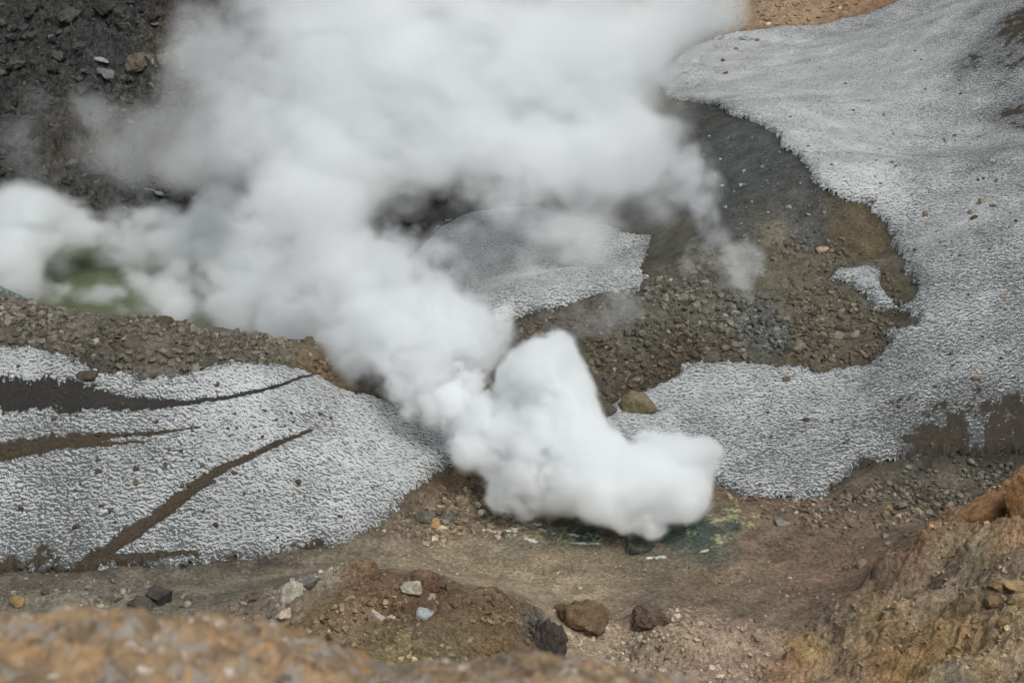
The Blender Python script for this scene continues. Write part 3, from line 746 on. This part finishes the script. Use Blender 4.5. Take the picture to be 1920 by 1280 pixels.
B("boulder", "dark wet rock at the vent under the foot of the steam", 1200, 1030, 60, 26, (52,56,53), 23, lump=.5, sink=.5)
B("rock", "tan rounded rock among grey boulders beside the snow", 815, 984, 20, 20, (172,142,102), 25)
B("boulder", "tall grey boulder behind the tan rock", 838, 972, 32, 28, (98,96,90), 26)
B("boulder", "wide grey boulder left of the tan rock", 798, 974, 40, 24, (96,92,84), 27)
B("rock", "brown rock right of the tall grey boulder", 866, 968, 26, 18, (98,88,76), 28)
B("rock", "small square white topped stone near the floor rubble's edge", 904, 964, 16, 12, (184,172,152), 29)
B("rock", "pale pointed stone above the square white topped stone", 896, 950, 16, 12, (158,144,126), 30)
B("rock", "flat brown stone above the floor rubble", 868, 936, 30, 9, (128,108,84), 31)
B("boulder", "grey boulder at the foot of the gravel bank", 1691, 950, 28, 22, (112,110,100), 32)
B("rock", "tan stone beside the grey boulder at the gravel bank", 1666, 955, 16, 12, (140,118,90), 33)
B("rock", "low pale grey rock on the floor right of the vent", 1466, 982, 34, 16, (118,114,104), 34)
B("rock", "lone tan rock with a dark foot on the brown floor", 1616, 1060, 22, 16, (128,112,90), 35)
B("boulder", "tan boulder on the rim of the dark ash slope", 1543, 472, 26, 14, (142,128,104), 36)
B("boulder", "pale grey boulder on the bare hump near the snow tongue", 1602, 630, 26, 16, (118,114,104), 37)
B("boulder", "grey boulder left of the pale boulder on the hump", 1570, 632, 22, 16, (114,108,98), 38)
B("rock", "reddish stone lying alone on the wide snowfield", 1735, 402, 14, 12, (122,98,80), 39)
B("rock", "tan rock, highest of the cluster on the snow", 1842, 380, 16, 13, (132,116,96), 40)
B("rock", "dark rock, lowest of the cluster on the snow", 1826, 410, 14, 13, (62,56,50), 41)
B("rock", "brown rock just above the dark one in the snow cluster", 1820, 400, 12, 9, (112,96,76), 42)
B("rock", "tan flat stone on the dirty snow above the gravel bank", 1831, 710, 20, 9, (126,108,82), 43)
B("rock", "brown stone on the snow just under the bare hump", 1475, 711, 18, 9, (92,76,60), 44)
B("rock", "dark brown stone in the middle of the dirty snow curve", 1512, 788, 14, 8, (76,66,52), 45)
B("boulder", "black wedge shaped block on the grey rubble", 298, 1122, 50, 30, (56,54,52), 46, tilt=.3)
B("boulder", "dark crumbling boulder below the black wedge", 268, 1138, 54, 30, (74,70,64), 47, lump=.3)
B("rock", "dark rock on the grey floor above the rubble", 85, 1112, 20, 16, (78,70,60), 48)
B("rock", "ochre crumbling rock in the grey rubble", 32, 1130, 34, 24, (140,118,84), 49, lump=.3)
B("boulder", "tall orange brown block cut by the photo's edge", 1915, 962, 76, 96, (126,96,62), 50, sub=5, lump=.2, sink=.2)
B("boulder", "long orange boulder lying along the slope's crest", 1846, 962, 130, 40, (124,94,66), 51, sub=5, lump=.2, tilt=-.35, deep=.6)
B("rock_slab", "thin flat tan slab on top of the broken stones", 1906, 1102, 54, 16, (146,124,90), 58, cat="rock slab", tilt=.25)
B("rock_slab", "tilted tan slab under the thin flat slab", 1912, 1126, 44, 26, (142,122,88), 59, cat="rock slab", tilt=.5)
B("rock", "brown rounded stone at the head of the broken stones", 1866, 1104, 26, 16, (118,100,76), 60)
B("rock", "pale angular stone in the middle of the broken stones", 1898, 1148, 40, 24, (140,122,92), 61)
B("rock", "brown angular stone left in the pile of broken stones", 1862, 1134, 34, 22, (112,94,70), 62)
B("rock", "small brown stone below the pile of broken stones", 1880, 1168, 26, 14, (124,106,80), 63)
B("rock_outcrop", "brown knobbly outcrop high on the dark crater wall", 262, 122, 54, 36, (88,82,70), 64, cat="rock", sub=5, lump=.3)
B("rock_outcrop", "rounded grey outcrop beside the knobbly one on the wall", 322, 118, 62, 40, (102,96,88), 65, cat="rock", sub=5, lump=.2)
B("rock_slab", "grey tilted slab on the dark crater wall", 199, 142, 40, 20, (92,94,92), 66, cat="rock slab", tilt=.3)
B("rock_outcrop", "black outcrop at the shore showing through the steam", 782, 470, 76, 96, (40,33,32), 67, cat="rock", sub=5, lump=.25)

# look-alike stones: one shape of each kind, copied
def stones(name, label, group, spots_, size, colour, seed, nvar=4, sink=.25):
    rs = np.random.RandomState(seed); var = []
    for k in range(nvar):
        V = rock_shape(seed * 10 + k, 4 if name == 'crag' else 3, 12, .5 if name == 'crag' else .16)
        var.append(mesh_np(name, V * np.array([.5, .42, .34]), ICO[4 if name == 'crag' else 3][1], M_ROCK, True))
    first = None
    for k, (u, v) in enumerate(spots_):
        x, y, z, dist = spot(u, v)
        if first is None:
            o = first = link(name, var[0], label, "stone", None, group)
        else:
            o = first.copy(); o.data = var[k % nvar]; COL.objects.link(o)
        s_ = size * (.6 + .8 * rs.rand() ** 1.5) * dist / FPX
        o.scale = (s_, s_, s_); o.location = (x, y, z + s_ * (.34 - sink)); o.rotation_euler = (rs.normal() * .2, rs.normal() * .2, rs.uniform(0, 6.28))
        o.color = (*np.clip(lin(colour) * ALB * math.exp(rs.normal() * .25), .01, .7), 1)
def drawn(poly, n, seed):
    rs = np.random.RandomState(seed); q = np.array(poly, float); r = []
    while len(r) < n:
        p = rs.uniform(q.min(0), q.max(0))
        if signed(np.array([p[0]]), np.array([p[1]]), q)[0] > 0: r.append(tuple(p))
    return r
stones("stone", "small dark stone lying on the mud streaked snow", "stones on the mud streaked snow",
 [(293,792),(408,719),(407,724),(106,727),(34,688),(231,759),(600,777),(620,785),(546,775),(518,788),(497,771),(440,777),(444,803),(520,832),(287,861),(317,845),(339,846),(311,872),(342,911),(353,911),(439,888),
  (452,891),(458,927),(142,988),(160,955),(190,949),(208,956),(39,954),(133,1019),(108,1048),(39,1067),(404,985),(268,831),(185,815),(185,885),(255,880),(143,920),(101,787),(520,1010),(552,1020),(636,968),(640,970),(255,905),(75,855),(25,842),(205,835),(380,875),(560,905)], 11, (74,66,56), 3)
stones("stone", "small brown stone dotted on the wide pale snowfield", "stones on the wide snowfield",
 [(1356,115),(1361,138),(1381,93),(1419,77),(1350,74),(1338,73),(1355,70),(1482,220),(1515,275),(1585,158),(1640,378),(1600,208),(1657,216),(1760,295),(1763,294),(1858,387),(1865,387),(1868,340),(1793,361),(1709,367),(1755,435),(1800,152),(1730,205),(1735,168),(1651,345),
  (1628,190),(1480,275),(1840,215),(1890,262),(1790,255),(1770,262),(1650,280),(1560,310),(1716,470),(1740,515),(1800,480),(1845,455),(1905,415),(1885,560),(1905,495),(1820,610),(1870,640),(1760,655),(1675,755),(1600,715),(1720,735),(1560,790),(1440,775),(1390,840)], 8, (104,88,72), 4)
stones("stone", "pale stone speckling the dark ash slope", "stones on the dark ash slope",
 [(1330,256),(1394,322),(1460,331),(1438,302),(1410,260),(1472,370),(1462,286),(1397,347),(1428,315),(1390,348),(1340,330),(1370,290),(1515,404),(1480,390),(1440,400),(1410,380),(1350,300),(1440,345),(1500,345),(1360,390),(1545,400),(1390,420),(1320,290),(1355,350)], 8, (128,126,118), 5)
stones("stone", "weathered grey brown rock on the bare hump between snows", "rocks on the bare hump",
 drawn([(1210,560),(1320,520),(1430,560),(1560,580),(1640,620),(1600,670),(1330,675),(1180,720),(1030,660),(960,620),(1080,580)], 80, 31), 15, (98,93,82), 6)
stones("stone", "rough stone embedded in the grey moraine ridge", "stones on the grey moraine ridge",
 drawn([(0,575),(150,600),(300,612),(600,655),(610,685),(520,685),(400,680),(330,700),(180,680),(60,645),(0,645)], 45, 32), 16, (104,98,86), 7)
stones("stone", "small angular stone at the snow's lower edge near the vent", "stones between vent and snow",
 drawn([(760,985),(850,930),(900,930),(1000,960),(1000,980),(850,1000)], 28, 33), 13, (120,104,86), 8)
stones("stone", "small loose stone in front of the gravel bank", "stones in front of the gravel bank",
 [(1508,957),(1540,958),(1558,957),(1600,962),(1720,960),(1755,948),(1780,950),(1850,905),(1775,925),(1690,965),(1755,885),(1820,868),(1748,835),(1490,940),(1480,930),(1660,1005),(1700,1005),(1665,1020),(1660,965),(1710,955)], 15, (116,110,98), 9)
stones("stone", "small pale stone lying in the red mound's soil", "stones on the red mound",
 [(700,1128),(724,1140),(728,1162),(735,1158),(640,1145),(626,1140),(605,1157),(665,1150),(683,1148),(820,1130),(812,1118),(805,1123),(610,1098),(740,1120),(690,1185),(638,1172),(770,1170),(742,1142),(760,1128),(585,1215),(718,1228),(845,1215),(880,1200)], 13, (132,118,98), 10)

stones("crag", "dark crag jutting out of the steep crater wall", "crags on the crater wall",
 [(60,70),(130,40),(30,130),(110,110),(160,170),(240,60),(290,40),(330,75),(20,210),(90,200),(215,185),(285,190),(150,90),(200,20),(60,20),(340,150),(40,270),(130,260),(235,250),(310,300),(180,330),(260,385),(330,345),(60,170)], 36, (56,55,53), 12, 6, .24)
# ------------------------------------------------------------------ the green lake, ice bank and scraps of old snow on the wall
def mat_lake():
    t = NT("green_water"); g = t.add("NewGeometry").outputs["Position"]
    n = t.noise(g, .06, 4, .6); w = t.noise(g, 1.1, 3, .6, .4)
    c = t.mix(t.ramp(n.outputs[0], .35, .65), (.085, .10, .050), (.125, .14, .075))
    return t.done(c, .35, [(w.outputs[0], .35, .6)], .3)
lk = []
for k in range(72):
    a = k / 72 * 6.283; r = 1 + .10 * math.sin(3 * a + 1) + .06 * math.sin(5 * a)
    lk.append((-58 + 62 * r * math.cos(a), 255 + 46 * r * math.sin(a), -11.5))
bm = bmesh.new(); bm.faces.new([bm.verts.new(p) for p in lk]); me = bpy.data.meshes.new("lake"); bm.to_mesh(me); bm.free(); me.materials.append(mat_lake())
link("lake", me, "murky olive green crater lake below the dark wall", "lake", "structure")
def mat_ice():
    t = NT("grooved_ice"); g = t.add("NewGeometry").outputs["Position"]
    sc = t.add("VectorMath", operation='MULTIPLY'); t.put(sc.inputs[0], g); sc.inputs[1].default_value = (.15, .6, 1.6)
    n = t.noise(sc.outputs[0], 3.0, 6, .65, .8)
    c = t.mix(t.ramp(n.outputs[0], .42, .6), (.07, .105, .095), (.30, .37, .345))
    return t.done(c, .5, [(n.outputs[0], .4, .7)], .3)
M_ICE = mat_ice()
o = B("ice_bank", "dark green and white grooved ice bank behind the grey ridge", 5, 556, 180, 34, (150,160,150), 81, cat="ice", sub=5, lump=.08, deep=1.2, tilt=.28)
o.data.materials.clear(); o.data.materials.append(M_ICE); o["kind"] = "stuff"; o.name = "ice"
X, Y, Z = at_y(-5, 566, 171.); o.location = (float(X), Y, float(Z) - .3)
def mat_scrap():
    t = NT("old_snow"); g = t.add("NewGeometry").outputs["Position"]; n = t.noise(g, 1.5, 5, .65)
    c = t.mix(t.ramp(n.outputs[0], .35, .62), (.13, .135, .13), (.36, .38, .385))
    return t.done(c, .7, [(n.outputs[0], .3, .7)], .2)
M_SCRAP = mat_scrap()
for u, v, w, h, sd, lb in ((190, 114, 34, 9, 84, "thin white scrap of snow under a rock on the dark wall"), (320, 130, 30, 20, 85, "white wedge of snow under the rounded grey outcrop"),
                           (290, 360, 46, 7, 86, "narrow white strip of snow low on the dark wall"), (1400, 74, 30, 9, 87, "small white lump of snow along the orange bank")):
    o = B("snow", lb, u, v, w, h, (200,205,205), sd, cat="snow", sub=3, deep=.7, tilt=.2); o.data.materials.clear(); o.data.materials.append(M_SCRAP); o["kind"] = "stuff"

# ------------------------------------------------------------------ the out of focus rocks the photographer stands behind
def near_rock():
    Yn, Yf = 2.0, 3.35
    us = np.linspace(-500, 1560, 420); ts = np.linspace(0, 1, 150)
    prof = np.interp(us, [-500,0,120,300,400,470,560,640,690,760,880,960,1060,1130,1200,1300,1560], [1184,1174,1170,1176,1196,1218,1240,1266,1284,1274,1266,1260,1268,1276,1288,1310,1400])
    U, T = np.meshgrid(us, ts, indexing='ij'); PV = np.broadcast_to(prof[:, None], U.shape)
    y = np.interp(T, [0, .12, .62, 1.], [1.7, 1.9, 3.1, 4.2]); dx, dy, dz = ray(U, PV); zc = CAM_Z + dz / dy * 3.1; x = dx / dy * 3.0
    z = zc + np.interp(T, [0, .12, .40, .62, .8, 1.], [-.9, -.10, .02, 0., -.30, -1.4])
    d = .05 * fbm(x, y, .45, 4, 601, .55) + .045 * np.abs(fbm(x, y, .15, 4, 611, .62)) * 2 + .014 * fbm(x, y, .04, 3, 615) - .01
    z = z + d * np.interp(T, [0, .1, .9, 1], [0, 1, 1, 0])
    n, m = U.shape; I = np.arange(n * m).reshape(n, m)
    top = np.stack([x, y, z], -1).reshape(-1, 3); bot = top.copy(); bot[:, 2] = CAM_Z - 6.
    q = np.stack([I[:-1, :-1], I[1:, :-1], I[1:, 1:], I[:-1, 1:]], -1).reshape(-1, 4)
    ring = np.r_[I[:, 0], I[-1, 1:], I[-2::-1, -1], I[0, -2:0:-1]]; r2 = np.roll(ring, -1)
    side = np.stack([ring, ring + n * m, r2 + n * m, r2], 1)
    t = NT("lichen_rock"); g = t.add("NewGeometry").outputs["Position"]
    n1 = t.noise(g, 6., 6, .65, .5); n2 = t.noise(g, 15., 6, .7); n3 = t.noise(g, 10., 4, .6, .3)
    c = t.mix(t.ramp(n1.outputs[0], .36, .62), (.20, .145, .095), (.42, .28, .16))
    c = t.mix(t.ramp(n3.outputs[0], .52, .62), c, (.34, .29, .24))
    c = t.mix(t.math('MULTIPLY', t.ramp(n2.outputs[0],   .57, .64), .9), c, (.62, .56, .49))
    c = t.mix(t.math('MULTIPLY', t.ramp(n2.outputs[0], .42, .34), .75), c, (.075, .058, .045))
    c = t.mix(t.math('MULTIPLY', t.ramp(t.noise(g, 3.1, 4, .6, .3).outputs[0], .60, .68), .7), c, (.14, .15, .135))
    c = t.mix(t.math('MULTIPLY', t.ramp(t.noise(g, 7.3, 4, .6, .3).outputs[0], .60, .66), .8), c, (.48, .26, .10))
    m_ = t.done(c, .95, [(n2.outputs[0], .03, .8)], .15)
    me = mesh_np("rock_ledge", np.r_[top, bot], np.r_[q, side], m_, True)
    link("rock_ledge", me, "blurred orange and tan rock ledge close to the viewer", "rock ledge")
near_rock()
#==ROCKS_END==

# ------------------------------------------------------------------ steam: density worked out on a grid, then nested closed skins, each filled with its share
def up_axis(a, n, per, off, ax):
    x = np.arange(n) / per + off; i = np.floor(x).astype(int); t = x - i
    w = ((1 - t) ** 3 / 6, (3 * t ** 3 - 6 * t ** 2 + 4) / 6, (-3 * t ** 3 + 3 * t ** 2 + 3 * t + 1) / 6, t ** 3 / 6)
    sh = [1, 1, 1]; sh[ax] = n
    return sum(np.take(a, i + k, axis=ax) * w[k].reshape(sh) for k in range(4))
def noise3(shape, per, rs):
    """smooth random field on the grid, period in voxels"""
    off = rs.rand(3); dims = [int(np.ceil(s / p + o)) + 5 for s, p, o in zip(shape, per, off)]
    a = rs.rand(*dims).astype(np.float32) * 2 - 1
    for ax in range(3): a = up_axis(a, shape[ax], per[ax], off[ax], ax).astype(np.float32)
    return a * 2.2
def surface_net(F, iso):
    """closed quad skin of F > iso (F is padded with air)"""
    ins = F > iso; nx, ny, nz = F.shape
    c = np.zeros((nx - 1, ny - 1, nz - 1), np.int8)
    for i in (0, 1):
        for j in (0, 1):
            for k in (0, 1): c += ins[i:nx - 1 + i, j:ny - 1 + j, k:nz - 1 + k]
    act = (c > 0) & (c < 8); ids = -np.ones(act.shape, np.int32); cell = np.argwhere(act); ids[act] = np.arange(len(cell))
    acc = np.zeros((len(cell), 3)); cnt = np.zeros(len(cell)); ci, cj, ck = cell.T
    for ax in range(3):
        o1, o2 = [a for a in range(3) if a != ax]
        for p in (0, 1):
            for q in (0, 1):
                a = [0, 0, 0]; a[o1] = p; a[o2] = q; b = list(a); b[ax] = 1
                fa = F[ci + a[0], cj + a[1], ck + a[2]]; fb = F[ci + b[0], cj + b[1], ck + b[2]]
                x = (fa > iso) != (fb > iso); t = np.where(x, (iso - fa) / np.where(x, fb - fa, 1), 0)
                pos = np.tile(np.array(a, float), (len(t), 1)); pos[:, ax] = t
                acc[x] += pos[x]; cnt[x] += 1
    verts = cell + acc / np.maximum(cnt, 1)[:, None]
    quads = []
    for ax in range(3):
        o1, o2 = (ax + 1) % 3, (ax + 2) % 3
        sl = [slice(1, -1)] * 3; sl[ax] = slice(0, -1); s2 = list(sl); s2[ax] = slice(1, None)
        A, B = ins[tuple(sl)], ins[tuple(s2)]
        for flip, M in ((False, A & ~B), (True, ~A & B)):
            e = np.argwhere(M) + np.array([0 if a == ax else 1 for a in range(3)])
            q = []
            for d1, d2 in ((-1, -1), (0, -1), (0, 0), (-1, 0)):
                f = e.copy(); f[:, o1] += d1; f[:, o2] += d2
                q.append(ids[f[:, 0], f[:, 1], f[:, 2]])
            q = np.stack(q, 1); quads.append(q[:, ::-1] if flip else q)
    return verts, np.concatenate(quads)
def mat_steam(name, sigma, colour=(.99, .997, 1.)):
    m = bpy.data.materials.new(name); m.use_nodes = True; t = m.node_tree; n = t.nodes
    for x in list(n): n.remove(x)
    out = n.new("ShaderNodeOutputMaterial"); v = n.new("ShaderNodeVolumePrincipled")
    v.inputs["Color"].default_value = (*colour, 1); v.inputs["Density"].default_value = sigma
    v.inputs["Density Attribute"].default_value = ""; v.inputs["Anisotropy"].default_value = .0
    t.links.new(v.outputs[0], out.inputs["Volume"])
    return m
def steam(puffs, vox, amp, base, levels, label, seed, stretch=(1, 1, 1), warp=0., gain=.66):
    """puffs: (u, v, Y, radius px, weight); levels: (iso, extinction added per metre)"""
    rs = np.random.RandomState(seed); C = []
    for u, v, Y, r, w in puffs:
        X, Y, Z = at_y(u, v, float(Y)); C.append((float(X), Y, float(Z), r * math.hypot(Y, CAM_Z - Z) / FPX, w))
    C = np.array(C); lo = (C[:, :3] - C[:, 3:4] * 1.15).min(0) - 2 * vox; hi = (C[:, :3] + C[:, 3:4] * 1.15).max(0) + 2 * vox
    shape = tuple(np.ceil((hi - lo) / vox).astype(int) + 1)
    ax = [lo[i] + np.arange(shape[i]) * vox for i in range(3)]
    F = np.zeros(shape, np.float32)
    n = np.zeros(shape, np.float32); a = 1.; per = base / vox; tot = 0
    while per > 1.6:
        k = noise3(shape, [per * s for s in stretch], rs)
        n += a * (np.abs(k) * 1.5 - .45 if tot > 0 else k * .8); tot += a; a *= gain; per *= .5
    n = (n - n.mean()) / n.std()
    wx, wy, wz = (warp * (noise3(shape, [base / vox * .8] * 3, rs) + .5 * noise3(shape, [base / vox * .33] * 3, rs)) for _ in range(3))
    for x, y, z, r, w in C:
        R = r * 1.15
        s = [slice(max(0, int((c - R - 2 * warp - lo[i]) / vox)), int((c + R + 2 * warp - lo[i]) / vox) + 2) for i, c in enumerate((x, y, z))]
        s = tuple(s)
        d2 = (ax[0][s[0]][:, None, None] - x + wx[s]) ** 2 + (ax[1][s[1]][None, :, None] - y + wy[s]) ** 2 + (ax[2][s[2]][None, None, :] - z + wz[s]) ** 2
        f = w * np.clip(1 - d2 / R ** 2, 0, None) ** 1.5
        b = F[s[0], s[1], s[2]]; F[s[0], s[1], s[2]] = np.maximum(b, f) + .35 * np.minimum(b, f)
    F = F + np.where(F > 0, amp * n * np.minimum(1., .25 + F * 1.5), 0)
    F[:, :, :] = np.where(F > 0, F, 0)
    for i in range(3):
        e = [slice(None)] * 3; e[i] = 0; F[tuple(e)] = 0; e[i] = -1; F[tuple(e)] = 0
    vs, qs, mi, off, mats = [], [], [], 0, []
    for k, (iso, sig) in enumerate(levels):
        v, q = surface_net(F, iso)
        if not len(q): continue
        vs.append(v * vox + lo); qs.append(q + off); mi.append(np.full(len(q), len(mats), np.int32)); off += len(v)
        mats.append(mat_steam("steam", sig))
    me = mesh_np("steam", np.concatenate(vs), np.concatenate(qs))
    for m in mats: me.materials.append(m)
    me.polygons.foreach_set("material_index", np.concatenate(mi))
    print("steam", shape, off)
    return link("steam_cloud", me, label, "steam", "stuff")
PLUME = [(1200,985,138.8,42,1),(1232,965,139,52,1),(1275,942,139.4,52,1),(1190,945,140.4,72,1),(1285,925,140,62,1),(1295,880,141,58,1),(1110,938,141.4,62,1),(1040,920,142.5,62,1),(970,880,144,56,1),(1010,860,144,75,1),(1120,895,142,92,1),(1222,908,141,90,1),(1272,890,141,62,1),(1230,985,138.8,44,1),(1150,965,140,46,1),(1205,852,142.5,54,1),(1250,862,142,58,1),(1090,830,145,80,1),(1000,810,147,75,1),(940,790,149,75,1),(1050,740,149,85,1),(1010,690,150,64,0.95),(1068,775,147,64,1),(955,905,143.5,46,1),(985,720,152,55,0.9),(880,750,154,74,0.95),(810,700,158,84,0.9),(900,650,160,60,0.36)]
DRIFT = [(810,700,158,84,0.9),(760,660,162,84,0.85),(700,640,166,80,0.85),(650,590,171,78,0.6),(850,640,163,88,0.5),(880,580,168,80,0.5),(780,590,170,95,0.55),(700,560,176,95,0.55),(620,560,182,90,0.55),(830,530,178,88,0.5),(730,500,184,92,0.5),(900,650,160,60,0.5),(650,500,188,92,0.5),(560,590,190,70,0.6)]
CLOUD = [(620,520,196,110,.8),(660,460,205,95,.7),(560,470,210,115,.8),(500,420,222,115,.8),(600,380,222,130,.9),(550,300,232,130,.9),(640,240,235,160,.9),(560,160,240,150,.85),
 (700,120,242,190,.9),(860,160,240,190,.9),(1000,140,240,190,.9),(1120,120,240,170,1),(1170,210,236,125,1),(850,280,232,110,.6),(990,290,232,120,.7),(1110,310,230,120,.95),(1130,410,228,90,.8),
 (1190,280,232,95,1),(1210,90,238,110,.9),(1270,30,238,95,.8),(470,60,246,110,.75),(415,140,248,85,.55),(900,20,244,170,.9),(1100,0,244,150,.95),(700,-20,246,150,.9),(540,-10,246,120,.85),
 (700,380,222,70,.5),(930,400,222,75,.32),(1040,440,220,70,.3),(1240,330,226,60,.5),(440,230,242,95,.5),(400,330,244,85,.4),(450,340,238,90,.5),(1260,230,232,60,.6),(1080,500,212,60,.25),(380,60,250,70,.4),(1215,190,236,75,.9),(1235,270,234,62,.8),(1180,340,230,80,.85),(900,380,224,95,.7),(1000,400,222,90,.6),(850,400,222,60,.45),(1120,470,218,75,.6),(700,330,228,80,.8),(1050,330,228,90,.8),(1010,430,219,110,.36),(920,470,214,90,.3),(850,320,230,105,.8),(930,340,228,105,.8),(1010,350,226,110,.85),(940,410,222,80,.4),(1060,390,224,90,.75),(780,300,232,110,.6),(1090,450,218,85,.4),(1150,470,216,60,.35),(740,350,224,60,.35)]
LAKE = [(480,560,222,95,.95),(400,575,222,75,.9),(540,590,218,70,.95),(330,575,224,58,.9),(275,570,226,45,.85),(225,585,226,36,.8),(165,575,227,34,.75),(95,550,229,38,.8),(50,525,231,50,.8),(0,500,236,80,.9),(-60,470,242,105,.8),
 (40,410,250,90,.75),(120,420,262,70,.55),(210,440,268,66,.5),(300,440,270,70,.6),(380,450,268,80,.75),(450,480,250,100,.9),(10,385,252,62,.45),(170,400,266,60,.28),(290,410,268,64,.32),(100,390,262,56,.45),(190,420,266,52,.4),(250,490,256,50,.4),(110,480,256,50,.4),(60,440,250,70,.8),(160,430,262,56,.6),(250,440,264,64,.65),(340,470,256,70,.75),(330,530,238,60,.85),(265,545,234,44,.8),(130,565,228,40,.9),(200,575,226,40,.9),(420,400,258,80,.7),(100,420,262,60,.6),(440,610,215,50,.9),(330,605,218,40,.9),(520,520,232,90,.95),(600,600,206,60,.8),(590,560,212,70,.9)]
LV = [(.03,.005),(.08,.007),(.14,.01),(.22,.016),(.32,.025),(.44,.036),(.58,.05),(.75,.07)]
steam(PLUME, .26, .31, 7., [(.035,.018),(.07,.035),(.11,.07),(.17,.15),(.25,.3),(.37,.5)], "dense white steam plume rising from the green fumarole vent", 11, (1, 1, 1), 2.2, .80)
steam(DRIFT, .34, .33, 9., [(.03,.010),(.07,.018),(.12,.03),(.18,.05),(.26,.08),(.37,.13),(.52,.2)], "soft grey white steam drifting from the plume over the ridge", 17, (1.1, 1, .95), 2.6, .78)
steam(CLOUD, .55, .36, 17., LV, "broad pale steam cloud hanging over the middle of the crater", 12, (1.25, 1, .9), 4.5, .76)
steam(LAKE, .5, .30, 13., [(.05,.01),(.12,.02),(.2,.035),(.3,.06),(.42,.1),(.56,.15)], "bluish white steam drifting low over the green crater lake", 13, (1.2, 1, .9), 2.6, .76)
VEIL = [(150,230,296,90,.5),(260,270,292,90,.5),(80,300,290,80,.5),(350,230,290,80,.5),(200,330,285,80,.5),(340,330,280,70,.5),(380,150,290,80,.5),(420,380,272,80,.5),(60,380,276,90,.5)]
steam(VEIL, .9, .30, 18., [(.08,.007),(.18,.010),(.30,.014),(.44,.02)], "thin grey veil of steam in front of the dark wall", 14, (1, 1, 1), 4., .66)
WISP = [(1372,525,186,46,.55),(1385,555,184,34,.55),(1360,490,188,46,.42),(1395,495,187,40,.42),(1340,450,192,52,.36),(1310,400,196,56,.36),(1300,350,200,56,.32),(1285,300,205,50,.3),(1375,585,182,30,.4),(1290,470,192,50,.3)]
steam(WISP, .3, .26, 5., [(.06,.012),(.13,.02),(.2,.03),(.3,.05),(.4,.08)], "small thin puff of steam rising from the bare hump", 15, (1, 1, 1), 2.2, .76)
WISP2 = [(1060,590,186,50,.5),(1120,590,184,60,.5),(1170,580,184,50,.45),(1100,620,181,46,.5),(1020,560,190,50,.5),(1040,610,183,40,.4),(990,520,196,50,.4)]
steam(WISP2, .35, .26, 5., [(.10,.02),(.2,.03),(.32,.045)], "faint brownish steam crawling over the hump's front lip", 16, (1, 1, 1), 2.2, .72)
